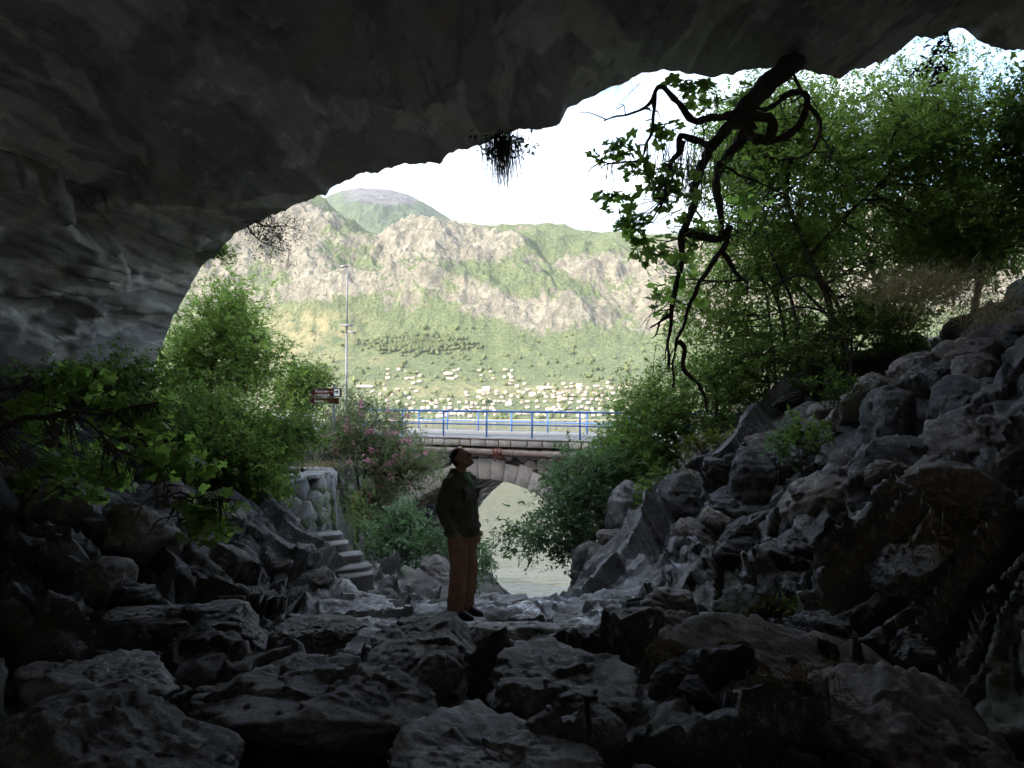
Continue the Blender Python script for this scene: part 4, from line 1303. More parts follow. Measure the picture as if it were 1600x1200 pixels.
tree('fig_bush', 'glossy blue-green bush leaning over the water in front of the arch', 'bush',
     [([ground_pt(945, 12.0), pw(915, 868, 12.0), pw(880, 850, 12.0), pw(840, 838, 12)], 0.05, 0.012), ([pw(915, 868, 12.0), pw(890, 810, 12.2), pw(870, 770, 12.4)], 0.03, 0.01), ([ground_pt(955, 12.2), pw(940, 800, 12.3), pw(930, 740, 12.5)], 0.03, 0.01)],
     [(*crown_ell(845, 705, 960, 830, 12.6, 0.8), 1.2), (*crown_ell(825, 775, 940, 870, 12.2, 0.6), 1.0), (*crown_ell(770, 815, 860, 872, 12.0, 0.3), 0.22), (*crown_ell(900, 690, 1000, 800, 12.9, 0.8), 0.8)],
     'leaf_blue', 36, clumps=260, n_sprig=9, n_leaf=7, spread=0.11, sprig_len=0.16, leaf_len=0.075, leaf_w=0.032, shell=0.3)
# --- left side
tree('acacia_tree', 'bright green feathery tree left of the sign, at the end of the cave wall', 'tree',
     [([ground_pt(330, 14.5), pw(330, 600, 14.5), pw(340, 520, 14.6), pw(350, 450, 14.8)], 0.05, 0.012), ([pw(330, 600, 14.5), pw(380, 560, 14.4), pw(415, 520, 14.4)], 0.025, 0.01), ([pw(330, 620, 14.5), pw(290, 560, 14.6), pw(270, 510, 14.6)], 0.025, 0.01), ([pw(340, 590, 14.5), pw(410, 560, 14.3), pw(465, 562, 14.2)], 0.014, 0.005)],
     [(*crown_ell(310, 440, 405, 560, 14.8, 1.0), 1.0), (*crown_ell(255, 500, 340, 640, 14.6, 1.0), 1.0), (*crown_ell(340, 510, 420, 640, 14.6, 0.9), 0.9), (*crown_ell(400, 540, 470, 575, 14.2, 0.3), 0.10)],
     'leaf_locust', 41, clumps=300, n_sprig=11, n_leaf=10, spread=0.2, sprig_len=0.24, leaf_len=0.066, leaf_w=0.034, pinnate=True, shell=0.2)
tree('hedge_bush', 'loose green bush spilling down the bank above the stone terrace', 'bush',
     [([ground_pt(330, 11.0), pw(340, 720, 11), pw(380, 660, 11.2)], 0.03, 0.01), ([ground_pt(380, 11.5), pw(400, 700, 11.6), pw(440, 660, 12)], 0.02, 0.008), ([pw(380, 690, 11.3), pw(430, 680, 11.5), pw(480, 668, 11.8)], 0.014, 0.005)],
     [(*crown_ell(270, 610, 400, 740, 11.4, 0.9), 1.2), (*crown_ell(345, 640, 440, 770, 11.4, 0.8), 1.1), (*crown_ell(400, 655, 500, 700, 11.8, 0.5), 0.45), (*crown_ell(390, 720, 435, 780, 11.2, 0.3), 0.2)],
     'leaf_bush', 42, clumps=330, n_sprig=11, n_leaf=9, spread=0.16, sprig_len=0.2, leaf_len=0.06, leaf_w=0.028, shell=0.25)
tree('round_tree', 'small round dark green tree behind the brown signs', 'tree',
     [([np.array([-11.8, 40, H - 1.3]), pw(474, 640, 40), pw(474, 610, 40)], 0.14, 0.05)],
     [(*crown_ell(428, 585, 515, 645, 40, 1.6), 1.0), (*crown_ell(450, 575, 510, 620, 40, 1.4), 0.7)],
     'leaf_dark', 43, clumps=130, n_sprig=9, n_leaf=9, spread=0.3, sprig_len=0.4, leaf_len=0.16, leaf_w=0.09, r_twig=0.02, shell=0.4)
tree('left_shrub', 'dense leafy shrub covering the rocks at the left edge under the cave wall', 'bush',
     [([ground_pt(60, 9.4), pw(80, 690, 9.4), pw(120, 620, 9.4)], 0.03, 0.01), ([ground_pt(180, 9.6), pw(190, 700, 9.6), pw(230, 640, 9.6)], 0.025, 0.008), ([ground_pt(10, 9.0), pw(10, 680, 9.0), pw(30, 620, 9.0)], 0.025, 0.008)],
     [(*crown_ell(-60, 570, 140, 730, 9.4, 0.7), 1.3), (*crown_ell(90, 560, 280, 700, 9.7, 0.7), 1.4), (*crown_ell(180, 640, 330, 760, 9.8, 0.6), 1.0)],
     'leaf_bush', 47, clumps=330, n_sprig=8, n_leaf=7, spread=0.13, sprig_len=0.19, leaf_len=0.075, leaf_w=0.038, shell=0.2)
tree('bank_shrub', 'light green feathery shrub on the left bank above the slanting outcrop', 'bush',
     [([ground_pt(330, 10.4), pw(330, 760, 10.3), pw(320, 700, 10.3)], 0.022, 0.008), ([ground_pt(390, 10.6), pw(395, 770, 10.5), pw(420, 720, 10.6)], 0.02, 0.008)],
     [(*crown_ell(270, 650, 390, 770, 10.4, 0.6), 1.0), (*crown_ell(345, 690, 430, 790, 10.6, 0.5), 0.8)],
     'leaf_locust', 48, clumps=190, n_sprig=9, n_leaf=9, spread=0.12, sprig_len=0.18, leaf_len=0.055, leaf_w=0.026, shell=0.2)
# --- oleander by the bridge, with pink flowers
ole, ocl = tree('oleander', 'grey-green oleander full of pink flowers beside the bridge', 'bush',
     [([ground_pt(560, 20), pw(560, 760, 20), pw(545, 690, 20), pw(530, 650, 20)], 0.05, 0.012), ([ground_pt(590, 20), pw(600, 740, 20), pw(640, 700, 20)], 0.04, 0.012), ([ground_pt(575, 19.5), pw(570, 700, 19.5), pw(590, 650, 19.5)], 0.04, 0.01), ([pw(600, 740, 20), pw(640, 750, 19.6), pw(655, 790, 19.6)], 0.02, 0.006)],
     [(*crown_ell(492, 645, 590, 730, 20, 1.1), 1.2), (*crown_ell(540, 640, 640, 780, 20, 1.2), 1.4), (*crown_ell(590, 690, 690, 765, 20, 0.9), 0.9), (*crown_ell(540, 610, 585, 660, 20.2, 0.6), 0.25), (*crown_ell(540, 740, 620, 830, 20.2, 0.8), 0.7)],
     'leaf_oleander', 44, clumps=260, n_sprig=10, n_leaf=9, spread=0.22, sprig_len=0.32, leaf_len=0.14, leaf_w=0.032, r_twig=0.012, up=0.6, shell=0.1)
rg = np.random.RandomState(77)
sel = ocl[rg.permutation(len(ocl))[:110]] + rg.normal(size=(110, 3)) * 0.2 + np.array([0, -0.4, 0.12])
heads = np.repeat(sel, 7, axis=0) + rg.normal(size=(110 * 7, 3)) * 0.055
pet = np.repeat(heads, 5, axis=0)
V, F = leaf_quads(pet, rg.normal(size=pet.shape) + np.array([0, -0.5, 0.6]), 0.055 * np.ones(len(pet)), 0.045 * np.ones(len(pet)), rg)
fl = link('flowers', mesh_np('flowers', V, F, False, [MAT['petal']], attrs={'tint': ('FACE', rg.rand(len(F)))}), kind='stuff')
pin(fl, ole)
# --- shrubs under the bridge
tree('elder_shrub', 'fresh green shrub growing in the ravine under the oleander', 'bush',
     [([ground_pt(640, 16), pw(630, 850, 16), pw(610, 820, 16)], 0.025, 0.008), ([ground_pt(650, 16), pw(655, 840, 16), pw(670, 815, 16)], 0.02, 0.008)],
     [(*crown_ell(570, 805, 680, 885, 16, 0.8), 1.4), (*crown_ell(600, 795, 660, 840, 16.2, 0.6), 0.5)],
     'leaf_blue', 45, clumps=130, n_sprig=6, n_leaf=7, spread=0.13, sprig_len=0.18, leaf_len=0.10, leaf_w=0.045, shell=0.3)
tree('elder_shrub', 'small pale green shrub behind the legs of the person', 'bush',
     [([ground_pt(742, 15), pw(745, 880, 15), pw(750, 850, 15)], 0.02, 0.006)],
     [(*crown_ell(735, 838, 772, 912, 15, 0.4), 1.0), (*crown_ell(680, 830, 720, 880, 16, 0.4), 0.7)],
     'leaf_blue', 46, clumps=60, n_sprig=6, n_leaf=7, spread=0.1, sprig_len=0.15, leaf_len=0.07, leaf_w=0.03, shell=0.3)

# --- grasses and small tufts
def tuft(name, label, cat, centre, n, length, width, spread, mat, seed, lean=(0, 0, 1.0), fan=0.5, sag=0.4, segs=3):
    rg = np.random.RandomState(seed)
    root = np.asarray(centre)
    b = root + rg.normal(size=(n, 3)) * np.asarray(spread)
    d = unit(np.asarray(lean) + rg.normal(size=(n, 3)) * fan)
    L = length * (0.5 + 0.7 * rg.rand(n, 1))
    side = unit(np.cross(d, rg.normal(size=(n, 3)))) * width / 2
    rows = []
    for i in range(segs + 1):
        f = i / segs
        p = b + d * L * f + np.array([0, 0, -sag]) * L * f * f
        w_ = side * (1 - 0.85 * f)
        rows.append(np.stack([p - w_, p + w_], 1))
    V = np.stack(rows, 1).reshape(-1, 3)
    per = 2 * (segs + 1)
    F = []
    for i in range(segs):
        F.append(np.arange(n)[:, None] * per + np.array([2 * i, 2 * i + 1, 2 * i + 3, 2 * i + 2])[None])
    F = np.concatenate(F)
    tint = np.tile(rg.rand(n), segs)
    o = link(name, mesh_np(name, V, F, False, [MAT[mat]], attrs={'tint': ('FACE', tint)}))
    tag(o, label, cat)
    o['kind'] = 'stuff'
    return o
tuft('hanging_roots', 'dark tuft of roots and leaves hanging from the middle of the roof edge', 'roots', pw(785, 212, 9.55), 280, 0.68, 0.011, (0.10, 0.08, 0.04), 'twig', 1, (0.03, 0, -1), 0.10, 0.1)
rgx = np.random.RandomState(4)
hcl = pw(785, 225, 9.55) + rgx.normal(size=(26, 3)) * np.array([0.13, 0.08, 0.07])
V, F, tint, _ = sprigs(hcl, 4, 5, 0.04, 0.1, 0.06, 0.03, rgx, -0.6)
hp = link('hanging_plant', mesh_np('hanging_plant', V, F, False, [MAT['twig']], attrs={'tint': ('FACE', tint)}))
hp['kind'] = 'stuff'
tag(hp, 'small dark leafy plant rooted in the roof edge above the hanging roots', 'plant')
tuft('hanging_grass', 'thin pale grass hanging from the roof edge right of the sky gap', 'grass tuft', pw(975, 130, 8.95), 60, 0.2, 0.004, (0.22, 0.08, 0.03), 'straw', 2, (0, 0, -1), 0.2, 0.1)
for i, (px, py, d, lab) in enumerate([(1468, 78, 8.4, 'little leafy twig dangling from the notch in the roof edge at the upper right'), (1455, 104, 8.6, 'tiny dark sprig below the notch twig at the upper right')]):
    c = pw(px, py, d)
    cl = c + rgx.normal(size=(9, 3)) * np.array([0.06, 0.05, 0.12])
    V, F, tint, _ = sprigs(cl, 3, 4, 0.03, 0.08, 0.08, 0.03, rgx, -0.3)
    o = link('hanging_twig', mesh_np('hanging_twig', V, F, False, [MAT['twig']], attrs={'tint': ('FACE', tint)}))
    o['kind'] = 'stuff'
    tag(o, lab, 'twig')
# feathery bush hanging from the left roof edge
tree('hanging_bush', 'wispy dark bush hanging from the left part of the roof edge', 'bush',
     [([pw(395, 345, 11.5), pw(420, 355, 11.5), pw(450, 352, 11.4)], 0.018, 0.005), ([pw(385, 352, 11.5), pw(405, 375, 11.5), pw(430, 385, 11.4)], 0.014, 0.004)],
     [(*crown_ell(385, 318, 470, 398, 11.5, 0.35), 1.0)], 'twig', 51, clumps=60, n_sprig=5, n_leaf=9, spread=0.07, sprig_len=0.26, leaf_len=0.05, leaf_w=0.014, r_twig=0.005, up=-0.5, droop=0.2, shell=0.0)
tree('ledge_plant', 'small bright green plant on the lip of the left cave wall', 'plant',
     [([pw(325, 400, 12.1), pw(335, 392, 12), pw(350, 385, 11.9)], 0.012, 0.004)],
     [(*crown_ell(318, 378, 368, 412, 12.0, 0.25), 1.0)], 'leaf_bush', 52, clumps=26, n_sprig=5, n_leaf=6, spread=0.06, sprig_len=0.12, leaf_len=0.06, leaf_w=0.03, r_twig=0.004, shell=0.0)
# plants on the right slope
def small_plant(label, px, py, d, r, mat, seed, n=14, ll=0.07, lw=0.035, cat='plant'):
    rg = np.random.RandomState(seed)
    c = pw(px, py, d)
    gz = ground_z(c[0], d)
    cl = c + rg.normal(size=(n, 3)) * r
    V, F, tint, _ = sprigs(cl, 5, 6, 0.04, 0.1, ll, lw, rg, 0.6, 0.1)
    st = MB()
    for p in cl[::3]:
        b = np.array([c[0], c[1] + 0.05, min(gz, c[2] - 0.05)])
        st.tube(spline([b, (b + p) / 2 + rg.normal(size=3) * 0.03, p], 5), 0.005, 4)
    root = thing('slope_plant', label, cat, (c[0], c[1], gz), 'plants growing on the rock slope')
    pin(st.build('stem', MAT['bark'], None), root)
    pin(link('crown', mesh_np('crown', V, F, False, [MAT[mat]], attrs={'tint': ('FACE', tint)})), root)
small_plant('yellow-green leafy plant half way up the rock slope', 1256, 676, 9.0, (0.13, 0.08, 0.13), 'leaf_bush', 61, 20)
small_plant('blue-green leafy plant left of the yellow-green one on the rock slope', 1218, 690, 9.2, (0.1, 0.07, 0.12), 'leaf_blue', 62, 14)
small_plant('small green plant between rocks below the dry grass', 1305, 600, 9.4, (0.14, 0.08, 0.1), 'leaf_dark', 63, 14)
small_plant('green plant beside the upright pale boulder', 1018, 775, 11.2, (0.12, 0.1, 0.22), 'leaf_bush', 64, 24)
small_plant('low yellowish moss cushion on the mossy boulder under the trees', 1125, 692, 10.7, (0.28, 0.1, 0.06), 'moss', 65, 40, 0.05, 0.03, 'moss')
tuft('dry_grass', 'straw-coloured dry grass drooping over the top of the right slope', 'grass', pw(1440, 445, 9.6) - np.array([0, 0, 0.1]), 650, 0.85, 0.009, (0.5, 0.3, 0.1), 'straw', 6, (0.15, -0.3, 1.0), 0.5, 0.75, 4)
tuft('dry_grass', 'faint dry grass at the far right above the bulky grey rock', 'grass', pw(1540, 480, 8.8) - np.array([0, 0, 0.1]), 320, 0.7, 0.008, (0.4, 0.25, 0.08), 'straw', 7, (0.15, -0.2, 1.0), 0.5, 0.75, 4)
tuft('rusty_plant', 'rust-brown tangle of dead plants on the rock in front of the reddish slab', 'plant', pw(1245, 1085, 4.3), 500, 0.13, 0.008, (0.14, 0.1, 0.06), 'rust_moss', 8, (0, -0.3, 0.5), 0.9, 0.5)
tuft('rusty_plant', 'small rusty weed between the black boulder and the reddish slab', 'plant', pw(1045, 1020, 4.8), 220, 0.10, 0.008, (0.08, 0.08, 0.05), 'rust_moss', 9, (0, -0.2, 0.6), 0.8, 0.4)
tuft('rusty_plant', 'reddish brown dead creeper on the shadowed right slope', 'plant', pw(1480, 880, 6.2), 500, 0.2, 0.008, (0.22, 0.12, 0.3), 'rust_moss', 10, (-0.2, -0.4, -0.3), 0.7, 0.5)
tuft('moss_patch', 'dull green moss along the foot of the right slope', 'moss', pw(1290, 945, 6.9), 700, 0.07, 0.01, (0.5, 0.2, 0.05), 'moss', 11, (0, -0.2, 0.7), 0.8, 0.4)
tuft('grass_tuft', 'green grass tuft in a gap of the terrace wall', 'grass tuft', pw(508, 790, 12.7), 130, 0.35, 0.01, (0.12, 0.05, 0.2), 'leaf_bush', 12, (0, -0.5, 0.6), 0.5, 0.7)
tuft('grass_tuft', 'green weeds on the bank between the terrace wall and the oleander', 'grass tuft', pw(555, 800, 14.5), 300, 0.4, 0.012, (0.15, 0.2, 0.35), 'leaf_bush', 13, (0, -0.4, 0.7), 0.5, 0.6)
tuft('grass_tuft', 'pale dead stalks under the left fig branch', 'grass tuft', pw(70, 720, 7.4), 90, 0.9, 0.006, (0.3, 0.25, 0.1), 'straw', 14, (-0.5, 0, 0.6), 0.6, 0.5, 4)
tuft('grass_tuft', 'single grass blade arching over the grey left outcrop', 'grass tuft', pw(268, 878, 8.2), 4, 0.4, 0.006, (0.03, 0.02, 0.02), 'straw', 15, (0.25, 0, 1.0), 0.1, 0.3, 5)
tuft('grass_tuft', 'yellowish grass on top of the terrace beside the fence post', 'grass tuft', pw(500, 728, 14.5), 420, 0.18, 0.008, (0.25, 0.4, 0.03), 'straw', 16, (0, -0.1, 1.0), 0.5, 0.4)

# --- fig branches with large lobed leaves: every leaf its own piece
def lobed_leaf(seed, lobes=5):
    rg = np.random.RandomState(seed)
    n = 30
    th = np.linspace(-2.6, 2.6, n)
    r = 0.36 + 0.2 * np.abs(np.cos(lobes / 2.0 * th * 1.15)) ** 1.2 * (1 - 0.08 * np.abs(th)) + 0.04 * rg.rand(n)
    r[0] = r[-1] = 0.1
    X = 0.38 + r * np.cos(th) * 1.0
    Y = r * np.sin(th) * 1.05
    Z = -0.18 * (X - 0.3) ** 2 + 0.22 * np.abs(Y) * (rg.rand() * 0.8) + 0.05 * rg.rand(n)
    V = np.concatenate([[[0.38, 0, 0]], np.stack([X, Y, Z], 1), [[0, -0.012, 0], [0, 0.012, 0], [-0.35, 0.008, 0.05], [-0.35, -0.008, 0.05]]])
    T = [(0, i, i + 1) for i in range(1, n)]
    T += [(0, n + 1, n + 2), (n + 1, n + 3, n + 4), (n + 1, n + 4, n + 2)]
    return mesh_np('leaf', V, np.array(T), True, [MAT['leaf_fig']], attrs={'tint': ('FACE', np.full(len(T), rg.rand()))})
LEAVES = [lobed_leaf(i) for i in range(8)]

def place_leaf(p, direc, size, root, rg, inv):
    z = Vector(rg.normal(size=3) * 0.45 + np.array([0, -0.25, 1.0]))
    x = Vector(direc).normalized()
    y = z.cross(x).normalized()
    z = x.cross(y)
    m = Matrix((x, y, z)).transposed().to_4x4()
    m = Matrix.Translation(Vector(p)) @ m @ Matrix.Scale(size, 4)
    o = bpy.data.objects.new('leaf', LEAVES[rg.randint(len(LEAVES))])
    COL.objects.link(o)
    o.parent = root
    o.matrix_parent_inverse = inv
    o.matrix_basis = m
    return o

def fig_branch(name, label, limbs, regions, seed, size, n_total, r_twig=0.006, cat='tree', more=0):
    rg = np.random.RandomState(seed)
    base = np.array(limbs[0][0][0])
    root = thing(name, label, cat, tuple(base))
    inv = Matrix.Translation(-Vector(base))
    mbt = MB()
    nodes = []
    for pts, r0, r1 in limbs:
        sp_ = spline(np.array(pts), 9 * len(pts))
        sp_ = sp_ + np.stack([gnoise(sp_ * 4.5 + 50 * k_, seed + k_) for k_ in range(3)], 1) * min(0.06, 0.03 + r0 * 0.3)
        rr_ = np.linspace(r0, r1, len(sp_)) * (1 + 0.35 * gnoise(sp_ * 9, seed) + 0.25 * gnoise(sp_ * 23, seed + 4))
        mbt.tube(sp_, rr_, 9)
        nodes.append(sp_)
    nodes = np.concatenate(nodes)
    for p in nodes[rg.permutation(len(nodes))[:90]]:
        l = rg.uniform(0.08, 0.34)
        dr = rg.normal(size=3) * np.array([1, 1, 0.7]) + np.array([0, 0, -0.5])
        dr = dr / np.linalg.norm(dr) * l
        kn = p + dr * 0.55 + rg.normal(size=3) * 0.15 * l
        en = p + dr + np.array([0, 0, -0.2 * l])
        mbt.tube(spline([p, kn, en], 6), np.linspace(rg.uniform(0.006, 0.013), 0.003, 6), 5, False)
        if rg.rand() < 0.6:
            mbt.tube(spline([kn, kn + rg.normal(size=3) * 0.3 * l, kn + rg.normal(size=3) * 0.5 * l + dr * 0.4], 5), np.linspace(0.006, 0.002, 5), 4, False)
    wsum = sum(r[-1] for r in regions)
    for (px0, py0, px1, py1, d, dep, w) in regions:
        c, r = crown_ell(px0, py0, px1, py1, d, dep)
        m = max(2, int(n_total * w / wsum / 4))
        cl = in_ellipsoid(m, c, r, rg, 0.0)
        attach(nodes, cl, mbt, r_twig, rg, 0.3)
        for p in cl:
            for q in range(4):
                dr = rg.normal(size=3) * np.array([1, 1, 0.6]) + np.array([0, 0, -0.25])
                dr = dr / np.linalg.norm(dr)
                s_ = size * (0.6 + 0.7 * rg.rand())
                place_leaf(p + dr * s_ * 0.35, dr, s_, root, rg, inv)
    # leaves past the countable ones, joined
    Vm, Tm, Am, n0 = [], [], [], 0
    for (px0, py0, px1, py1, d, dep, w) in regions:
        c, r = crown_ell(px0, py0, px1, py1, d, dep)
        cl = in_ellipsoid(max(1, int(more * w / wsum / 4)), c, r * 1.1, rg, 0.0)
        attach(nodes, cl, mbt, r_twig, rg, 0.3)
        for p in np.repeat(cl, 4, axis=0):
            me_ = LEAVES[rg.randint(len(LEAVES))]
            co_ = np.array([v_.co[:] for v_ in me_.vertices])
            dr = rg.normal(size=3) * np.array([1, 1, 0.6]) + np.array([0, 0, -0.25])
            x = dr / np.linalg.norm(dr)
            z = rg.normal(size=3) * 0.45 + np.array([0, -0.25, 1.0])
            y = np.cross(z, x)
            y /= np.linalg.norm(y)
            z = np.cross(x, y)
            s_ = size * (0.6 + 0.7 * rg.rand())
            Vm.append((p + x * s_ * 0.35) + s_ * (co_[:, :1] * x + co_[:, 1:2] * y + co_[:, 2:] * z))
            t_ = np.array([f.vertices[:] for f in me_.polygons]) + n0
            Tm.append(t_)
            Am.append(np.full(len(t_), rg.rand()))
            n0 += len(co_)
    if Vm:
        pin(link('leaves', mesh_np('leaves', np.concatenate(Vm), np.concatenate(Tm), True, [MAT['leaf_fig']], attrs={'tint': ('FACE', np.concatenate(Am))}), kind='stuff'), root)
    o = mbt.build('branch', MAT['bark'], None, True)
    pin(o, root)
    return root
D_ = 7.9
def T3(*pts):
    return [np.array(P(a, b, D_ + c)) for a, b, c in pts]
fig_branch('hanging_fig', 'twisted dark fig trunk hanging from the roof edge with looping branches', [
    (T3((1275, 60, 1.3), (1240, 96, 0.55), (1222, 112, 0.15), (1185, 148, -0.1), (1160, 178, -0.1), (1150, 190, -0.1)), 0.115, 0.09),
    (T3((1160, 178, -0.1), (1140, 200, -0.1), (1115, 226, -0.05), (1093, 262, 0), (1080, 320, 0), (1068, 370, 0.05), (1060, 430, 0.05), (1050, 490, 0.05), (1045, 525, 0.1), (1049, 575, 0.1)), 0.066, 0.012),
    (T3((1170, 180, -0.1), (1200, 185, -0.2), (1203, 210, -0.25), (1196, 224, -0.25), (1225, 214, -0.2), (1250, 190, -0.15), (1262, 160, -0.1), (1256, 142, -0.05), (1230, 150, 0), (1200, 168, 0.05), (1178, 166, 0.05)), 0.055, 0.024),
    (T3((1195, 222, -0.25), (1180, 217, -0.2), (1170, 205, -0.15)), 0.05, 0.04),
    (T3((1178, 192, -0.1), (1155, 222, 0), (1135, 245, 0.1), (1122, 270, 0.15), (1120, 305, 0.15), (1127, 345, 0.15), (1128, 362, 0.15)), 0.06, 0.03),
    (T3((1068, 362, 0.05), (1095, 372, 0.05), (1128, 368, 0.1), (1142, 355, 0.15)), 0.045, 0.04),
    (T3((1140, 352, 0.15), (1132, 385, 0.15), (1112, 415, 0.15), (1085, 460, 0.15), (1065, 510, 0.15), (1055, 545, 0.15), (1050, 605, 0.2)), 0.036, 0.01),
    (T3((1060, 532, 0.15), (1069, 545, 0.15), (1068, 580, 0.2), (1090, 600, 0.3), (1108, 640, 0.5)), 0.03, 0.016),
    (T3((1128, 395, 0.15), (1150, 425, 0.2), (1170, 442, 0.3)), 0.035, 0.012),
    (T3((1046, 490, 0.05), (1030, 505, 0.0), (1016, 513, 0.0)), 0.018, 0.008),
    (T3((1150, 180, -0.1), (1120, 183, -0.1), (1080, 186, -0.15), (1062, 160, -0.2), (1042, 141, -0.25), (1028, 140, -0.3), (1015, 160, -0.3), (990, 178, -0.35), (945, 187, -0.4)), 0.045, 0.008),
    (T3((1023, 145, -0.3), (1022, 170, -0.3), (1018, 200, -0.3), (1010, 235, -0.3), (995, 250, -0.3), (960, 253, -0.35), (935, 247, -0.4)), 0.02, 0.006),
    (T3((1130, 205, -0.05), (1110, 225, -0.1), (1085, 222, -0.2), (1066, 215, -0.3), (1060, 235, -0.35)), 0.042, 0.03),
    (T3((1070, 225, -0.3), (1050, 248, -0.35), (1045, 270, -0.35), (1038, 310, -0.3)), 0.035, 0.007),
    (T3((1262, 160, -0.1), (1280, 200, 0.2), (1265, 240, 0.3), (1215, 250, 0.3)), 0.025, 0.008),
    (T3((1236, 112, 0), (1250, 140, 0.1), (1275, 180, 0.3), (1300, 250, 0.5)), 0.018, 0.006),
    (T3((1130, 262, 0.1), (1160, 272, 0.1), (1200, 290, 0.2), (1250, 320, 0.3)), 0.018, 0.006),
    ], [(930, 215, 1010, 260, 7.5, 0.25, 0.9), (1035, 105, 1120, 160, 7.7, 0.3, 1.1), (1010, 180, 1060, 210, 7.6, 0.2, 0.6), (930, 290, 985, 330, 7.5, 0.2, 0.7), (950, 335, 1020, 370, 7.6, 0.2, 1.1), (960, 365, 1060, 415, 7.7, 0.3, 1.3), (1010, 255, 1075, 330, 7.6, 0.3, 2.0), (1040, 320, 1130, 390, 7.9, 0.3, 1.4), (1060, 220, 1200, 280, 8.0, 0.3, 1.2), (1080, 120, 1240, 200, 8.2, 0.3, 1.2), (970, 240, 1010, 290, 7.6, 0.2, 0.7), (1020, 440, 1060, 500, 7.9, 0.15, 0.4), (1100, 270, 1230, 330, 8.3, 0.3, 1.2), (1040, 400, 1110, 470, 8.1, 0.2, 0.6)],
    71, 0.12, 296, more=330)
tuft('hanging_roots', 'dark tangle of thin roots hanging inside the twisted fig branches', 'roots', pw(1062, 235, 7.6), 170, 0.75, 0.009, (0.22, 0.12, 0.12), 'twig', 21, (-0.08, 0, -1), 0.22, 0.1, 5)
fig_branch('fig_tree', 'fig tree reaching in from the left with large lobed green leaves', [
    ([pw(-140, 700, 6.6), pw(-30, 672, 6.6), pw(60, 652, 6.6), pw(115, 643, 6.6), pw(175, 642, 6.6), pw(250, 630, 6.7)], 0.035, 0.008),
    ([pw(90, 648, 6.6), pw(140, 662, 6.5), pw(175, 698, 6.4), pw(220, 718, 6.4), pw(260, 728, 6.4), (pw(310, 735, 6.5))], 0.014, 0.005),
    ([pw(240, 722, 6.4), pw(262, 758, 6.3), pw(275, 785, 6.3), pw(280, 815, 6.3)], 0.01, 0.005),
    ([pw(-100, 640, 7.0), pw(0, 610, 7.2), pw(80, 590, 7.4), pw(150, 575, 7.6)], 0.022, 0.006),
    ([pw(270, 775, 6.3), pw(320, 780, 6.3), pw(355, 778, 6.3)], 0.007, 0.004)],
    [(60, 555, 180, 620, 7.4, 0.4, 1.4), (150, 585, 280, 690, 6.9, 0.4, 2.2), (20, 660, 160, 780, 7.2, 0.5, 1.8), (190, 690, 330, 745, 6.4, 0.25, 1.4), (260, 765, 370, 850, 6.3, 0.25, 1.6), (0, 590, 100, 700, 7.4, 0.4, 1.2), (120, 690, 200, 780, 6.9, 0.3, 1.0)],
    72, 0.105, 296, 0.005, more=900)
# ------------------------------------------------------------------ terrace wall, steps, fence, handrails
rng = random.Random(8)
wall_path = spline([(-4.75, 11.6), (-4.3, 12.2), (-3.85, 12.9), (-3.55, 13.7), (-3.5, 14.6), (-3.85, 15.35), (-4.8, 15.75)], 60)
wl_len = np.concatenate([[0], np.cumsum(np.linalg.norm(np.diff(wall_path, axis=0), axis=1))])
def wall_pt(a, b, c):
    i = np.interp(a, wl_len, np.arange(60))
    j = int(min(58, i))
    f = i - j
    p = wall_path[j] * (1 - f) + wall_path[j + 1] * f
    t = wall_path[min(59, j + 1)] - wall_path[j]
    t = t / np.linalg.norm(t)
    n = np.array([t[1], -t[0]])
    q = p + n * c
    return np.array([q[0], q[1], H - 2.75 + b])
twall = thing('terrace_wall', 'curved dry stone retaining wall of pale irregular stones beside the steps', 'wall', tuple(wall_pt(2, 0, 0)))
Wl, Wh = wl_len[-1], 1.66
for poly in rubble_cells(Wl, Wh, 0.25, rng, 0.012, 1.5, 0.1):
    mb = MB()
    top = 0.12 + rng.uniform(-0.05, 0.06)
    jit = [(p_[0] + rng.uniform(-0.012, 0.012), p_[1] + rng.uniform(-0.012, 0.012)) for p_ in poly]
    mb.prism(jit, -0.22, top, wall_pt, dome=0.028, inset=0.10 + rng.uniform(0, 0.1))
    pin(mb.build('stone', MAT['stone'], None), twall)
mb = MB()
V, Qs = [], []
for i, a in enumerate(np.linspace(0, Wl, 40)):
    V += [wall_pt(a, -0.3, -0.02), wall_pt(a, Wh - 0.05, -0.02), wall_pt(a, Wh - 0.05, -0.5), wall_pt(a, -0.3, -0.5)]
    if i:
        b_, a_ = 4 * i, 4 * (i - 1)
        Qs += [(a_, b_, b_ + 1, a_ + 1), (a_ + 1, b_ + 1, b_ + 2, a_ + 2), (a_ + 2, b_ + 2, b_ + 3, a_ + 3)]
mb.add(V, Qs)
pin(mb.build('core', MAT['mortar'], None), twall)
for s_ in np.arange(0.2, Wl - 0.4, 0.62):
    mb = MB()
    l = 0.56 + rng.uniform(-0.08, 0.05)
    mb.prism([(s_, -0.42), (s_ + l, -0.42), (s_ + l, 0.1), (s_, 0.1)], 0, 0.08 + rng.uniform(-0.01, 0.02), lambda a, b, c: wall_pt(a, Wh - 0.05 + c, b), dome=0.015, inset=0.06)
    pin(mb.build('cap_stone', MAT['stone'], None), twall)

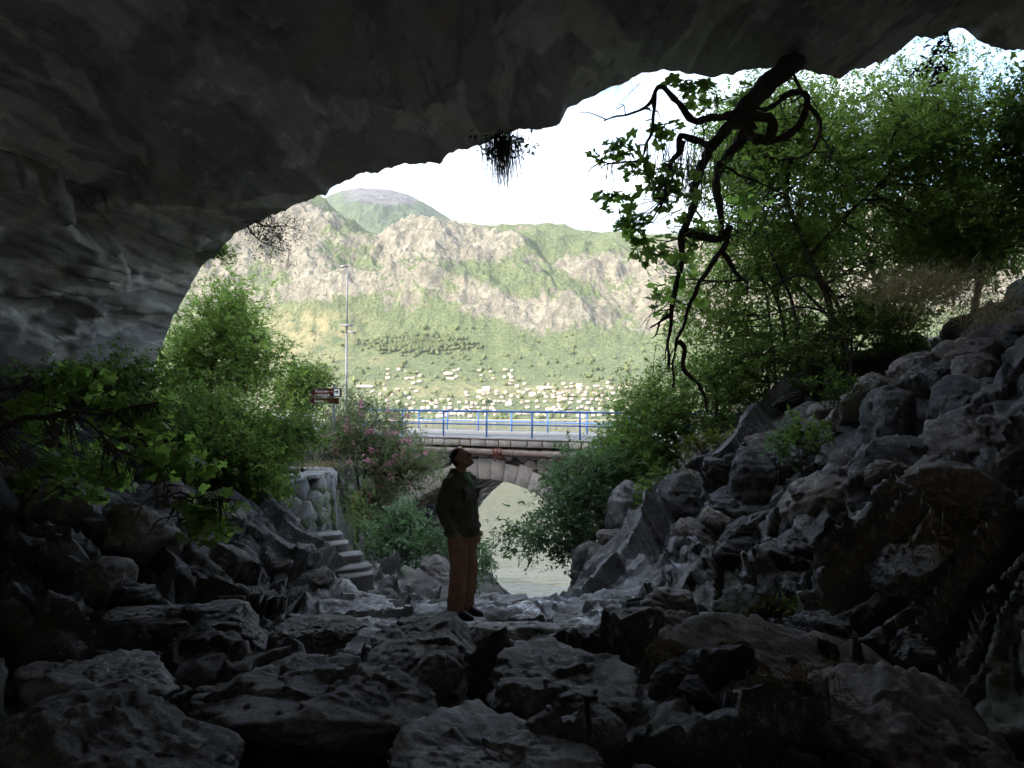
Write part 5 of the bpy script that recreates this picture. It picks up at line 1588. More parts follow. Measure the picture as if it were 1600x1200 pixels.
MAT['step'] = rock_mat('step_stone', (0.16, 0.15, 0.14), (0.25, 0.235, 0.22), (0.36, 0.34, 0.32), rough=0.8, scale=2.5, bump=0.015)
steps = thing('stone_steps', 'worn pale stone steps climbing the bank to the terrace', 'steps', tuple(pw(548, 900, 10.2)))
for i, (px, py, d, w_) in enumerate([(556, 896, 10.05, 0.42), (548, 884, 10.3, 0.42), (534, 866, 10.6, 0.4), (520, 848, 10.9, 0.38), (508, 834, 11.25, 0.36)]):
    c = pw(px, py, d)
    mb = MB()
    ang = 0.35 + rng.uniform(-0.08, 0.08)
    ax, ay = np.array([math.cos(ang), math.sin(ang), 0.02]), np.array([-math.sin(ang), math.cos(ang), 0])
    hw, hd = w_ * 0.6, 0.2
    hw *= rng.uniform(0.85, 1.15)
    out = [(a_ + rng.uniform(-0.03, 0.03), b_ + rng.uniform(-0.03, 0.03)) for a_, b_ in [(-hw, -hd), (-hw * 0.4, -hd - 0.02), (hw * 0.3, -hd), (hw * 0.75, -hd + 0.02), (hw, -hd * 0.5), (hw * 1.02, hd), (-hw * 0.96, hd * 1.05)]]
    mb.prism(out, -0.2, 0.0, lambda a, b, cc, c=c, ax=ax, ay=ay: c + ax * a + ay * b + np.array([0, 0, cc]), dome=0.01, inset=0.03)
    pin(mb.build('step', MAT['step'], None), steps)

MAT['iron'] = plain('rusty_iron', (0.10, 0.055, 0.035), 0.7, 0.2, 9)
MAT['galv'] = plain('galvanised_rail', (0.55, 0.57, 0.58), 0.4, 0.1, 5)
MAT['wood'] = plain('weathered_wood', (0.32, 0.23, 0.14), 0.8, 0.15, 8)
fence = thing('iron_fence', 'rusty brown iron bar fence on the stone terrace', 'fence', tuple(pw(470, 735, 15.0)))
fz = H - 1.1
fa, fb_ = np.array([-5.6, 17.3]), np.array([-4.15, 15.0])
for i in range(19):
    q = fa + (fb_ - fa) * i / 18
    big_ = i in (0, 18)
    pin(MB().tube([(q[0], q[1], fz - 0.1), (q[0], q[1], fz + (0.92 if big_ else 0.8))], 0.03 if big_ else 0.01, 6).build('post' if big_ else 'bar', MAT['iron'], None), fence)
for hz in (0.1, 0.78):
    pin(MB().tube([(fa[0], fa[1], fz + hz), (fb_[0], fb_[1], fz + hz)], 0.014, 6).build('rail', MAT['iron'], None), fence)
pole_ = MB().tube([(-4.5, 15.2, fz + 0.15), (-3.7, 16.0, fz + 0.75)], 0.02, 6).build('wooden_pole', MAT['wood'], None)
tag(pole_, 'slanting pale wooden pole leaning by the fence post', 'pole')
hr_ = thing('handrail', 'silver tube handrail of the stairs going up to the road', 'handrail', tuple(pw(440, 680, 22)))
for dz in (0.0, -0.22):
    pin(MB().tube([pw(434, 651, 22) + np.array([0, 0, dz]), pw(498, 672, 19) + np.array([0, 0, dz])], 0.025, 6).build('rail', MAT['galv'], None), hr_)
    pin(MB().tube([pw(434, 651, 22) + np.array([0, 0, dz]), pw(492, 648, 24) + np.array([0, 0, dz])], 0.025, 6).build('rail', MAT['galv'], None), hr_)
for (px, d, py) in ((435, 22, 651), (462, 20.7, 660), (496, 19.1, 671), (462, 23, 650), (490, 24, 648)):
    t_ = pw(px, py, d)
    pin(MB().tube([t_, (t_[0], t_[1], ground_z(t_[0], t_[1]) - 0.1)], 0.022, 6).build('post', MAT['galv'], None), hr_)
for i in range(12):
    f = i / 12
    t_ = pw(434, 651, 22) * (1 - f) + pw(498, 672, 19) * f
    pin(MB().tube([t_ - np.array([0, 0, 0.22]), t_ - np.array([0, 0, 0.85])], 0.008, 4).build('bar', MAT['galv'], None), hr_)

# ------------------------------------------------------------------ road signs
MAT['sign_brown'] = plain('brown_sign', (0.32, 0.105, 0.07), 0.45, 0.05, 2)
MAT['sign_white'] = plain('white_sign', (0.78, 0.76, 0.72), 0.5, 0.04, 2)
MAT['sign_faded'] = plain('faded_letters', (0.50, 0.28, 0.21), 0.5, 0.04, 2)
MAT['steel'] = plain('grey_steel', (0.2, 0.21, 0.22), 0.5, 0.1, 3)
MAT['dark_grey'] = plain('dark_grey_symbol', (0.08, 0.08, 0.09), 0.5, 0.05, 3)
SD = 19.0
def sign_panel(px0, px1, py0, py1, root, lines, icon):
    a, b = P(px0, py1, SD), P(px1, py0, SD)
    w_, h_ = b.x - a.x, b.z - a.z
    tip = h_ * 0.62
    bw = 0.018
    def outline(i, tp):
        return [(i * 1.3, h_ / 2), (tp, h_ - i), (w_ - i, h_ - i), (w_ - i, i), (tp, i)]
    def fn(dz):
        return lambda u, v_, c: np.array([a.x + u, SD - c, a.z + v_])
    m = MB().prism(outline(0, tip), 0, 0.02, fn(0))
    pin(m.build('border', MAT['sign_white'], None), root)
    m = MB().prism([(bw * 2.6, h_ / 2), (tip + bw * 0.5, h_ - bw), (w_ - bw, h_ - bw), (w_ - bw, bw), (tip + bw * 0.5, bw)], 0.018, 0.024, fn(0))
    pin(m.build('panel', MAT['sign_brown'], None), root)
    for (txt, u, v_, sz, mat) in lines:
        cu = bpy.data.curves.new('lettering', 'FONT')
        cu.body = txt
        cu.size = sz
        cu.extrude = 0.002
        cu.offset = 0.002
        cu.materials.append(MAT[mat])
        tmp = bpy.data.objects.new('lettering', cu)
        me_ = bpy.data.meshes.new_from_object(tmp)
        bpy.data.objects.remove(tmp)
        me_.transform(Matrix.Translation((a.x + u, SD - 0.029, a.z + v_)) @ Matrix.Rotation(math.pi / 2, 4, 'X'))
        pin(link('lettering', me_), root)
    u0 = w_ - h_ * icon[0] - bw * 1.5
    if icon[1] == 'square':
        pin(MB().prism([(u0, bw * 1.6), (u0 + h_ * 0.62, bw * 1.6), (u0 + h_ * 0.62, h_ - bw * 1.6), (u0, h_ - bw * 1.6)], 0.022, 0.028, fn(0)).build('symbol_field', MAT['sign_white'], None), root)
        pin(MB().prism([(u0 + h_ * 0.18, h_ * 0.55), (u0 + h_ * 0.48, h_ * 0.5), (u0 + h_ * 0.5, h_ * 0.76), (u0 + h_ * 0.25, h_ * 0.74)], 0.026, 0.031, fn(0)).build('symbol', MAT['dark_grey'], None), root)
    return w_, h_
sg = thing('direction_sign', 'upper brown arrow sign pointing left with two lines of white lettering', 'sign', tuple(P(508, 612, SD)))
sign_panel(482, 534, 606.6, 620.4, sg, [('Rezervat', 0.173, 0.119, 0.09, 'sign_white'), ('izvora', 0.488, 0.119, 0.086, 'sign_faded'), ('i vodopada', 0.173, 0.026, 0.086, 'sign_white')], (0.72, 'square'))
sg2 = thing('direction_sign', 'lower and smaller brown arrow sign with one word', 'sign', tuple(P(508, 626, SD)))
sign_panel(481.5, 530, 621.4, 631.4, sg2, [('Sopot', 0.16, 0.043, 0.108, 'sign_white')], (1.0, ''))
pst = thing('sign_post', 'grey steel post that carries the brown arrow signs', 'post', tuple(P(522, 640, SD + 0.06)))
b_ = P(522, 604, SD + 0.05)
pin(MB().tube([(b_.x, SD + 0.05, ground_z(b_.x, SD) - 0.2), tuple(b_)], 0.032, 8).build('tube', MAT['steel'], None, True), pst)
pin(MB().tube([(b_.x, SD + 0.05, b_.z), (b_.x, SD + 0.05, b_.z + 0.03)], 0.036, 8).build('cap', MAT['steel'], None, True), pst)

# ------------------------------------------------------------------ street lamp
LD = 45.0
lp = thing('street_lamp', 'tall thin grey lamp pole with floodlights half way up', 'street lamp', (P(541, 660, LD).x, LD, H - 1.2))
x0 = P(541, 600, LD).x
pin(MB().tube([(x0, LD, H - 1.4), (x0, LD, P(541, 520, LD).z)], np.array([0.085, 0.065]), 10).build('lower_pole', MAT['steel'], None, True), lp)
pin(MB().tube([(x0, LD, P(541, 520, LD).z), (x0 + 0.02, LD, P(541, 417, LD).z)], np.array([0.06, 0.035]), 10).build('upper_pole', MAT['steel'], None, True), lp)
def lampbox(px0, px1, py, tilt, name):
    a, b = P(px0, py, LD), P(px1, py, LD)
    c = (a + b) / 2
    l = abs(b.x - a.x)
    mb = MB()
    ax = np.array([math.cos(tilt), 0, math.sin(tilt)])
    az = np.array([-math.sin(tilt), 0, math.cos(tilt)])
    mb.prism([(-l / 2, -0.12), (l / 2, -0.16), (l / 2, 0.16), (-l / 2, 0.12)], -0.05, 0.06, lambda u, v_, w_: np.array(c) + ax * u + np.array([0, 1, 0]) * v_ + az * w_, dome=0.02, inset=0.2)
    o = pin(mb.build(name, MAT['steel'], None), lp)
    m2 = MB()
    m2.prism([(-l * 0.4, -0.1), (l * 0.35, -0.12), (l * 0.35, 0.12), (-l * 0.4, 0.1)], -0.07, -0.048, lambda u, v_, w_: np.array(c) + ax * u + np.array([0, 1, 0]) * v_ + az * w_)
    g_ = m2.build('lens', MAT['sign_white'], None)
    g_.parent = o
    g_.matrix_parent_inverse = Matrix.Translation(-lp.location)
    return o
lampbox(532, 543, 416, 0.12, 'lamp_head')
lampbox(534, 551, 508, 0.0, 'crossarm_lamp')
lampbox(543, 556, 519, -0.2, 'floodlight')

# ------------------------------------------------------------------ the person looking up
def loft(mb, rings, n=20):
    """rings: (cx, cy, cz, rx, ry[, tilt]) horizontal ellipses from bottom to top."""
    V = []
    th = np.arange(n) / n * 2 * math.pi
    for r in rings:
        cx, cy, cz, rx, ry = r[:5]
        tl = r[5] if len(r) > 5 else 0.0
        lx = rx * np.cos(th)
        V.append(np.stack([cx + lx * math.cos(tl), cy + ry * np.sin(th), cz + lx * math.sin(tl)], 1))
    m = len(rings)
    V = np.concatenate(V + [np.array([[rings[0][0], rings[0][1], rings[0][2]]]), np.array([[rings[-1][0], rings[-1][1], rings[-1][2]]])])
    k_ = np.arange(n)
    k2 = (k_ + 1) % n
    Q_ = np.concatenate([np.stack([i * n + k_, i * n + k2, (i + 1) * n + k2, (i + 1) * n + k_], 1) for i in range(m - 1)])
    T_ = [(m * n, j2, j1) for j1, j2 in zip(k_, k2)] + [(m * n + 1, (m - 1) * n + j1, (m - 1) * n + j2) for j1, j2 in zip(k_, k2)]
    mb.add(V, Q_, T_)

def remeshed(mb, name, mat, root, vox, smooth_it=2, fold=0.0):
    o = mb.build(name, mat, None, True)
    o.parent = root
    md = o.modifiers.new('remesh', 'REMESH')
    md.mode = 'VOXEL'
    md.voxel_size = vox
    md.use_smooth_shade = True
    sm = o.modifiers.new('smooth', 'SMOOTH')
    sm.iterations = smooth_it
    if fold:
        tx = bpy.data.textures.new('folds', 'CLOUDS')
        tx.noise_scale = 0.10
        tx.noise_depth = 3
        dm = o.modifiers.new('folds', 'DISPLACE')
        dm.texture = tx
        dm.strength = fold
        dm.mid_level = 0.5
        dm.texture_coords = 'LOCAL'
    return o

MAT['skin'] = plain('skin', (0.36, 0.22, 0.155), 0.55, 0.06, 12)
MAT['hair'] = plain('dark_hair', (0.022, 0.017, 0.014), 0.6, 0.2, 60, 0.004)
MAT['jacket'] = plain('dark_green_jacket', (0.085, 0.088, 0.055), 0.85, 0.12, 10, 0.003)
MAT['shirt'] = plain('green_shirt', (0.10, 0.19, 0.09), 0.85, 0.1, 10, 0.002)
MAT['trousers'] = plain('rust_trousers', (0.34, 0.18, 0.12), 0.85, 0.12, 8, 0.003)
MAT['shoe'] = plain('black_shoe', (0.022, 0.02, 0.02), 0.6, 0.1, 10)
MAT['lens'] = plain('amber_lens', (0.75, 0.45, 0.08), 0.08, 0.05, 4)

PD = 7.7
pfeet = P(722, 963, PD)
person = thing('person', 'person in dark green jacket and rust trousers standing and looking up', 'person', tuple(pfeet))
person.rotation_euler = (0, 0, math.radians(-28))
person.scale = (0.995, 0.995, 0.995)

def head_xform(V):
    """Head built upright about its centre; tip it back and set it on the neck."""
    a = math.radians(-38)
    c, s = math.cos(a), math.sin(a)
    V = np.asarray(V, dtype=float)
    x = V[:, 0] * c + V[:, 2] * s
    z = -V[:, 0] * s + V[:, 2] * c
    return np.stack([x - 0.012, V[:, 1], z + 1.592], 1)
def add_x(dst, src):
    src.v = [head_xform(v_) for v_ in src.v]
    for v_ in src.v:
        pass
    n0 = dst.n
    dst.v += src.v
    dst.q += [q_ + n0 for q_ in src.q]
    dst.t += [t_ + n0 for t_ in src.t]
    dst.n += src.n

body = MB()
# torso, neck
loft(body, [(0.0, 0, 0.84, 0.10, 0.15), (0.0, 0, 0.95, 0.11, 0.16), (-0.01, 0, 1.1, 0.105, 0.15), (-0.015, 0, 1.25, 0.115, 0.165), (-0.02, 0, 1.36, 0.10, 0.175), (-0.025, 0, 1.42, 0.07, 0.11), (-0.02, 0, 1.47, 0.056, 0.058), (-0.012, 0, 1.56, 0.056, 0.056)])
for sy in (-1, 1):
    body.tube(spline([(0.0, 0.085 * sy, 0.9), (0.012, 0.09 * sy, 0.5), (-0.02, 0.092 * sy, 0.08)], 10), np.linspace(0.085, 0.042, 10), 12)
    body.tube([(-0.03, 0.092 * sy, 0.05), (0.06, 0.097 * sy, 0.035), (0.15, 0.10 * sy, 0.03)], np.array([0.045, 0.04, 0.03]), 10)
    body.tube(spline([(-0.02, 0.17 * sy, 1.38), (-0.075, 0.235 * sy, 1.11), (-0.0, 0.215 * sy, 0.95), (0.05, 0.195 * sy, 0.865)], 12), np.linspace(0.05, 0.03, 12), 10)
    # hand in the pocket: palm, four fingers going in, thumb outside
    loft(body, [(0.075, 0.185 * sy, 0.785, 0.032, 0.018), (0.066, 0.19 * sy, 0.82, 0.042, 0.02), (0.055, 0.195 * sy, 0.87, 0.03, 0.022)], 12)
    for i, fl_ in enumerate((0.062, 0.075, 0.07, 0.055)):
        fx = 0.108 - 0.021 * i
        body.tube([(fx - 0.008, 0.187 * sy, 0.79), (fx, 0.178 * sy, 0.79 - fl_ * 0.55), (fx + 0.004, 0.165 * sy, 0.79 - fl_)], np.array([0.0105, 0.0095, 0.008]), 8)
    body.tube([(0.085, 0.192 * sy, 0.845), (0.118, 0.192 * sy, 0.82), (0.128, 0.188 * sy, 0.79)], np.array([0.013, 0.011, 0.009]), 8)
# head
hd = MB()
loft(hd, [(0.055, 0, -0.118, 0.03, 0.026), (0.038, 0, -0.108, 0.055, 0.042), (0.02, 0, -0.08, 0.078, 0.058), (0.004, 0, -0.04, 0.092, 0.069), (-0.002, 0, 0.0, 0.098, 0.074), (-0.006, 0, 0.045, 0.1, 0.077), (-0.01, 0, 0.085, 0.084, 0.066), (-0.012, 0, 0.11, 0.052, 0.042), (-0.012, 0, 0.12, 0.02, 0.016)])
hd.tube([(0.088, 0, 0.012), (0.108, 0, -0.018), (0.124, 0, -0.036), (0.098, 0, -0.047)], np.array([0.01, 0.014, 0.018, 0.014]), 8)           # nose
hd.tube([(0.092, -0.035, 0.022), (0.1, 0, 0.019), (0.092, 0.035, 0.022)], np.array([0.008, 0.01, 0.008]), 8)                                # brow
hd.tube([(0.084, -0.022, -0.066), (0.1, 0, -0.064), (0.084, 0.022, -0.066)], np.array([0.005, 0.008, 0.005]), 8)                            # upper lip
hd.tube([(0.082, -0.02, -0.077), (0.096, 0, -0.077), (0.082, 0.02, -0.077)], np.array([0.005, 0.008, 0.005]), 8)                            # lower lip
hd.tube([(0.07, 0, -0.105), (0.09, 0, -0.112)], np.array([0.02, 0.016]), 8)                                                                  # chin
for sy in (-1, 1):
    loft(hd, [(-0.002, 0.074 * sy, -0.035, 0.008, 0.006), (-0.006, 0.08 * sy, -0.01, 0.018, 0.008), (-0.012, 0.082 * sy, 0.014, 0.02, 0.009), (-0.012, 0.078 * sy, 0.03, 0.008, 0.006)], 10)
add_x(body, hd)
remeshed(body, 'body', MAT['skin'], person, 0.0075, 2)
eye = MB()
em = MB()
for sy in (-1, 1):
    loft(em, [(0.086, 0.031 * sy, -0.006, 0.004, 0.005), (0.088, 0.031 * sy, 0.0, 0.0085, 0.011), (0.086, 0.031 * sy, 0.006, 0.004, 0.005)], 10)
add_x(eye, em)
eye.build('eyes', MAT['sign_white'], person, True)
hair, hm = MB(), MB()
loft(hm, [(-0.06, 0, -0.06, 0.032, 0.05), (-0.045, 0, -0.03, 0.058, 0.072), (-0.03, 0, 0.01, 0.078, 0.079), (-0.016, 0, 0.05, 0.096, 0.082), (-0.014, 0, 0.09, 0.088, 0.072), (-0.014, 0, 0.118, 0.056, 0.048), (-0.014, 0, 0.128, 0.02, 0.018)])
add_x(hair, hm)
remeshed(hair, 'hair', MAT['hair'], person, 0.007, 1, 0.006)
gl, gm = MB(), MB()
for sy in (-1, 1):
    gm.prism([(-0.02 + 0.035 * sy - 0.012, -0.02), (0.02 + 0.035 * sy, -0.024), (0.024 + 0.035 * sy, 0.012), (0.0 + 0.035 * sy, 0.022), (-0.026 + 0.035 * sy, 0.012)], 0, 0.005, lambda a, b, c: np.array([0.07 - 0.8 * b - 0.5 * a * a * 10 + c * 0.6, a, 0.096 + 0.6 * b + c - 3.0 * a * a]), dome=0.001, inset=0.1)
add_x(gl, gm)
gl.build('sunglasses_lens', MAT['lens'], person, True)
gf, gfm = MB(), MB()
for sy in (-1, 1):
    gfm.tube([(0.05, 0.066 * sy, 0.088), (0.0, 0.084 * sy, 0.06), (-0.03, 0.085 * sy, 0.03)], 0.003, 6)
gfm.tube([(0.052, -0.066, 0.09), (0.078, -0.03, 0.108), (0.084, 0, 0.11), (0.078, 0.03, 0.108), (0.052, 0.066, 0.09)], 0.003, 6)
add_x(gf, gfm)
gf.build('sunglasses_frame', MAT['shoe'], person, True)
# shirt, jacket, trousers, shoes
sh = MB()
loft(sh, [(0.005, 0, 0.9, 0.125, 0.165), (0.0, 0, 1.1, 0.128, 0.165), (-0.008, 0, 1.25, 0.134, 0.175), (-0.014, 0, 1.36, 0.118, 0.165), (-0.02, 0, 1.43, 0.085, 0.1), (-0.018, 0, 1.462, 0.068, 0.07)])
remeshed(sh, 'shirt', MAT['shirt'], person, 0.01, 1, 0.01)
jk = MB()
loft(jk, [(0.0, 0, 0.815, 0.155, 0.2), (-0.004, 0, 0.84, 0.168, 0.215), (-0.01, 0, 0.96, 0.162, 0.207), (-0.012, 0, 1.1, 0.155, 0.2), (-0.02, 0, 1.25, 0.158, 0.212), (-0.032, 0, 1.36, 0.132, 0.21), (-0.045, 0, 1.425, 0.095, 0.145), (-0.055, 0, 1.46, 0.075, 0.088), (-0.06, 0, 1.49, 0.07, 0.078)])
for sy in (-1, 1):
    jk.tube(spline([(-0.025, 0.16 * sy, 1.375), (-0.05, 0.215 * sy, 1.28), (-0.085, 0.25 * sy, 1.11), (-0.02, 0.232 * sy, 0.96), (0.035, 0.208 * sy, 0.885)], 16), np.linspace(0.083, 0.055, 16), 14)
    jk.tube([(0.03, 0.21 * sy, 0.895), (0.046, 0.204 * sy, 0.868)], 0.058, 14)
    jk.tube([(-0.005, 0.11 * sy, 1.435), (0.05, 0.085 * sy, 1.41), (0.085, 0.06 * sy, 1.36)], np.array([0.025, 0.028, 0.02]), 8)
    jk.box((0.112, 0.1 * sy, 1.24), (0.03, 0.1, 0.10))
    jk.box((0.114, 0.1 * sy, 1.285), (0.034, 0.11, 0.025))
jko = remeshed(jk, 'jacket', MAT['jacket'], person, 0.009, 2, 0.04)
# open front of the jacket: a slit shows the shirt
cut = MB()
V_ = []
cut.prism([(-0.014, 0.9), (0.014, 0.9), (0.05, 1.38), (0.055, 1.55), (-0.055, 1.55), (-0.05, 1.38)], 0.0, 0.35, lambda a, b, c: np.array([c, a, b]))
cuto = cut.build('jacket_opening', MAT['shirt'], person)
bo = jko.modifiers.new('opening', 'BOOLEAN')
bo.operation = 'DIFFERENCE'
bo.object = cuto
bo.solver = 'FAST'
bpy.context.view_layer.update()
j_me = bpy.data.meshes.new_from_object(jko.evaluated_get(bpy.context.evaluated_depsgraph_get()))
jko.modifiers.clear()
jko.data = j_me
bpy.data.objects.remove(cuto)
tr = MB()
loft(tr, [(0.0, 0, 0.76, 0.115, 0.17), (0.0, 0, 0.86, 0.125, 0.178), (0.0, 0, 0.97, 0.122, 0.168)])
for sy in (-1, 1):
    tr.tube(spline([(0.0, 0.085 * sy, 0.86), (0.005, 0.09 * sy, 0.68), (0.02, 0.092 * sy, 0.48), (-0.008, 0.093 * sy, 0.26), (-0.022, 0.093 * sy, 0.045)], 18), np.interp(np.linspace(0, 1, 18), [0, 0.4, 0.75, 1], [0.112, 0.092, 0.088, 0.086]), 16)
    tr.box((0.07, 0.165 * sy, 0.78), (0.07, 0.03, 0.10))
remeshed(tr, 'trousers', MAT['trousers'], person, 0.009, 2, 0.036)
for sy in (-1, 1):
    so = MB()
    loft(so, [(0.045, 0.096 * sy, 0.0, 0.15, 0.05), (0.045, 0.096 * sy, 0.03, 0.152, 0.052), (0.035, 0.096 * sy, 0.055, 0.13, 0.048), (0.0, 0.096 * sy, 0.085, 0.085, 0.045), (-0.02, 0.096 * sy, 0.12, 0.06, 0.045)])
    remeshed(so, 'shoe', MAT['shoe'], person, 0.01, 2)
# ------------------------------------------------------------------ the town across the bay
def hit(px, py):
    """Where the line of sight through a photograph pixel meets the far shore slope."""
    for y in np.arange(1915, 2900, 8.0):
        x = (px - 800) / FPX * y
        z = mtn_z(x, y)
        if 648 - FPX * (z - H) / y <= py:
            return x, y, z
    return None
MAT['house_white'] = plain('house_white', (0.60, 0.545, 0.455), 0.8, 0.05, 0.2)
MAT['house_cream'] = plain('house_cream', (0.55, 0.47, 0.37), 0.8, 0.05, 0.2)
MAT['house_stone'] = plain('house_stone', (0.42, 0.38, 0.33), 0.8, 0.05, 0.2)
MAT['roof_tile'] = plain('roof_tile', (0.46, 0.25, 0.16), 0.8, 0.12, 0.3)
MAT['roof_pale'] = plain('roof_pale', (0.58, 0.44, 0.34), 0.8, 0.12, 0.3)
MAT['window_dark'] = plain('window_dark', (0.06, 0.065, 0.07), 0.3, 0.05, 1)
def wall_mesh(mat):
    mb = MB()
    mb.box((0, 0, 0.4), (1, 1, 1.2))
    return mb.mesh('wall', [MAT[mat]])
WALLS = [wall_mesh(m) for m in ('house_white', 'house_cream', 'house_stone')]
def roof_mesh(mat):
    mb = MB()
    mb.add([(-0.55, -0.56, 1.0), (0.55, -0.56, 1.0), (0.55, 0.56, 1.0), (-0.55, 0.56, 1.0), (-0.38, 0, 1.34), (0.38, 0, 1.34), (-0.55, -0.56, 0.97), (0.55, -0.56, 0.97), (0.55, 0.56, 0.97), (-0.55, 0.56, 0.97)],
           [(0, 1, 5, 4), (2, 3, 4, 5), (6, 9, 8, 7), (0, 6, 7, 1), (2, 8, 9, 3), (1, 7, 8, 2), (3, 9, 6, 0)], [(1, 2, 5), (3, 0, 4)])
    return mb.mesh('roof', [MAT[mat]])
ROOFS = [roof_mesh(m) for m in ('roof_tile', 'roof_pale')]
rng = random.Random(23)
def house(px, py, w_, d_, h_, lab, grp, wm, rm, rz):
    q = hit(px, py)
    if q is None:
        return
    r = thing('house', lab, 'house', q, grp)
    r.rotation_euler = (0, 0, rz)
    r.scale = (w_ * 0.82, d_ * 0.82, h_ * 0.82)
    for nm, me in (('wall', WALLS[wm]), ('roof', ROOFS[rm])):
        link(nm, me, r)
def nth(i):
    return '%d%s' % (i, 'th' if 10 <= i % 100 <= 20 else {1: 'st', 2: 'nd', 3: 'rd'}.get(i % 10, 'th'))
zones = [
    (26, 606, 800, 578, 598, 'in the upper row on the far hillside', 'houses of the upper row on the far hillside'),
    (28, 600, 985, 601, 611, 'in the top terrace of the far town', 'houses on the top terrace of the far town'),
    (40, 555, 985, 613, 623, 'in the middle terrace of the far town', 'houses on the middle terrace of the far town'),
    (46, 560, 985, 625, 634, 'in the lowest terrace of the far town', 'houses on the lowest terrace of the far town'),
    (64, 640, 990, 638, 653, 'along the far waterfront behind the railing', 'houses along the far waterfront'),
    (14, 405, 540, 598, 640, 'of the far town left of the lamp pole', 'houses of the far town left of the lamp pole'),
]
done = []
for (n_, xa, xb, ya, yb, lab, grp) in zones:
    row = []
    cl_ = [rng.uniform(xa, xb) for _ in range(max(3, n_ // 5))]
    for i in range(n_):
        for tries in range(40):
            px, py = min(xb, max(xa, rng.choice(cl_) + rng.gauss(0, 26))), rng.uniform(ya, yb)
            if all(abs(px - a) > 6.0 or abs(py - b) > 4.0 for a, b in done):
                break
        done.append((px, py))
        row.append((px, py))
    row.sort()
    for i, (px, py) in enumerate(row):
        big_ = rng.random() < 0.16
        wm = rng.choice([0, 0, 0, 1, 1, 2])
        house(px, py, rng.uniform(9, 15) * (1.6 if big_ else 1), rng.uniform(8, 12), rng.uniform(5.5, 8.5), '%s house, %s from the left %s' % (['white', 'cream', 'grey stone'][wm], nth(i + 1), lab), grp, wm, rng.choice([0, 1, 1]), rng.uniform(-0.7, 0.7))
for (px, py, w_, h_, lab) in [(760, 612, 26, 13, 'large white block standing out in the middle of the far town'), (832, 620, 24, 12, 'white two-winged building right of the large white block in the far town'), (850, 608, 52, 8, 'long pale building on the hillside above the right part of the far town'), (905, 608, 22, 15, 'tall white building in the upper right of the far town'), (700, 587, 34, 9, 'long white building in the middle of the upper row'), (570, 607, 60, 8, 'long low building with red roof right of the lamp pole'), (795, 634, 22, 10, 'round-looking white building near the far waterfront')]:
    house(px, py, w_, 13, h_, lab, 'larger buildings of the far town', 0, 1, rng.uniform(-0.3, 0.3))

# trees of the far slope: a mass nobody could count
MAT['far_tree'] = leaf_mat('far_tree', (0.13, 0.16, 0.07), (0.20, 0.225, 0.098), 0.3, 0.1)
bmI = bmesh.new()
bmesh.ops.create_icosphere(bmI, subdivisions=1, radius=1.0)
IV = np.array([v_.co[:] for v_ in bmI.verts])
IF = np.array([[v_.index for v_ in f.verts] for f in bmI.faces])
bmI.free()
rg = np.random.RandomState(5)
Vs, Fs, Ts = [], [], []
n0 = 0
for i in range(2300):
    if i < 1300:
        px, y = rg.uniform(330, 1300), 1920 + 760 * rg.rand() ** 1.1
        pos = None
    else:
        px, py = 655 + rg.randn() * 32, 540 + rg.randn() * 5
        q = hit(px, py)
        if q is None:
            continue
        y = q[1]
    x = (px - 800) / FPX * y
    if i < 1300 and math.sin(x / 31.0 + 2.1 * math.sin(y / 47.0)) * math.sin(y / 26.0 + 1.7 * math.sin(x / 53.0)) + rg.uniform(-0.35, 0.35) < 0.12:
        continue
    z = mtn_z(x, y)
    s_ = rg.uniform(3.5, 8.5) * (1.0 if i < 1300 else 1.1)
    v_ = IV * (1 + 0.35 * rg.randn(len(IV), 1)) * np.array([s_, s_, s_ * rg.uniform(0.8, 1.3)]) + np.array([x, y, z + s_ * 0.5])
    Vs.append(v_)
    Fs.append(IF + n0)
    Ts.append(np.full(len(IF), rg.rand() if i < 1300 else rg.rand() * 0.1))
    n0 += len(IV)
link('far_trees', mesh_np('far_trees', np.concatenate(Vs), np.concatenate(Fs), False, [MAT['far_tree']], attrs={'tint': ('FACE', np.concatenate(Ts))}), kind='stuff', label='green trees and scrub scattered over the far hillside', category='trees')

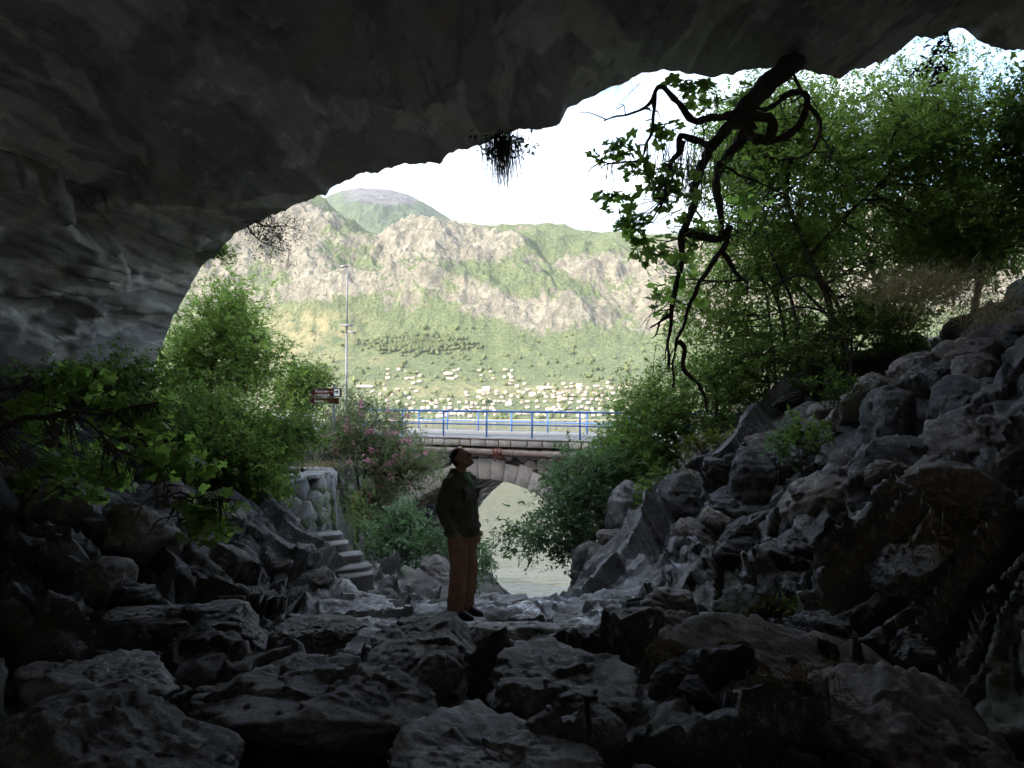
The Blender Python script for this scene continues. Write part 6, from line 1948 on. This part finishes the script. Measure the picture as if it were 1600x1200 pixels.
# quay and sailing boats
mb = MB()
mb.box((0, 1905, 0.6), (4200, 12, 2.2))
link('quay', mb.mesh('quay', [MAT['house_stone']]), kind='structure', label='pale stone quay along the far shore')
MAT['hull'] = plain('white_hull', (0.75, 0.75, 0.74), 0.3, 0.04, 0.5)
def boat_meshes():
    n = 9
    V, Q_ = [], []
    for i in range(n):
        f = i / (n - 1)
        w_ = 0.5 * math.sin(math.pi * min(1, 0.25 + 0.75 * (1 - f))) * (1 if f < 0.98 else 0.05) + 0.02
        x = -0.5 + f
        V += [(x, -w_ * 0.32, 0.12 + 0.03 * f), (x, -w_ * 0.2, -0.02), (x, w_ * 0.2, -0.02), (x, w_ * 0.32, 0.12 + 0.03 * f)]
        if i:
            a, b = 4 * (i - 1), 4 * i
            Q_ += [(a, b, b + 1, a + 1), (a + 1, b + 1, b + 2, a + 2), (a + 2, b + 2, b + 3, a + 3), (a + 3, b + 3, b, a)]
    h_ = MB().add(V, Q_).mesh('hull', [MAT['hull']])
    c_ = MB().box((-0.05, 0, 0.17), (0.3, 0.14, 0.08)).mesh('cabin', [MAT['hull']])
    m_ = MB().tube([(0.08, 0, 0.1), (0.08, 0, 1.35)], 0.018, 6).mesh('mast', [MAT['hull']])
    return h_, c_, m_
BM = boat_meshes()
for i in range(16):
    px = 628 + i * 7.5 + rng.uniform(-2.2, 2.2)
    y = rng.uniform(1840, 1880)
    o = thing('sailing_boat', 'white moored sailing boat with bare mast, %s from the left in the far marina' % nth(i + 1), 'boat', ((px - 800) / FPX * y, y, 0), 'sailing boats in the far marina')
    o.rotation_euler = (0, 0, rng.uniform(-0.6, 0.6) + (math.pi if rng.random() < 0.5 else 0))
    s_ = rng.uniform(9, 13)
    o.scale = (s_, s_, s_)
    for nm, me in zip(('hull', 'cabin', 'mast'), BM):
        link(nm, me, o)

# ------------------------------------------------------------------ haze over the bay
hz = MB().box((200, 4200, 1000.0), (11000, 8800, 2046.0)).build('haze', None, None, kind='stuff', label='thin summer haze over the bay', category='haze')
hm_ = bpy.data.materials.new('haze')
hm_.use_nodes = True
hm_.node_tree.nodes.clear()
ho = hm_.node_tree.nodes.new('ShaderNodeOutputMaterial')
hv = hm_.node_tree.nodes.new('ShaderNodeVolumePrincipled')
hv.inputs['Color'].default_value = (0.90, 0.95, 1.0, 1)
hv.inputs['Density'].default_value = 0.000024
hv.inputs['Anisotropy'].default_value = 0.0
hm_.node_tree.links.new(hv.outputs[0], ho.inputs['Volume'])
hz.data.materials.clear()
hz.data.materials.append(hm_)
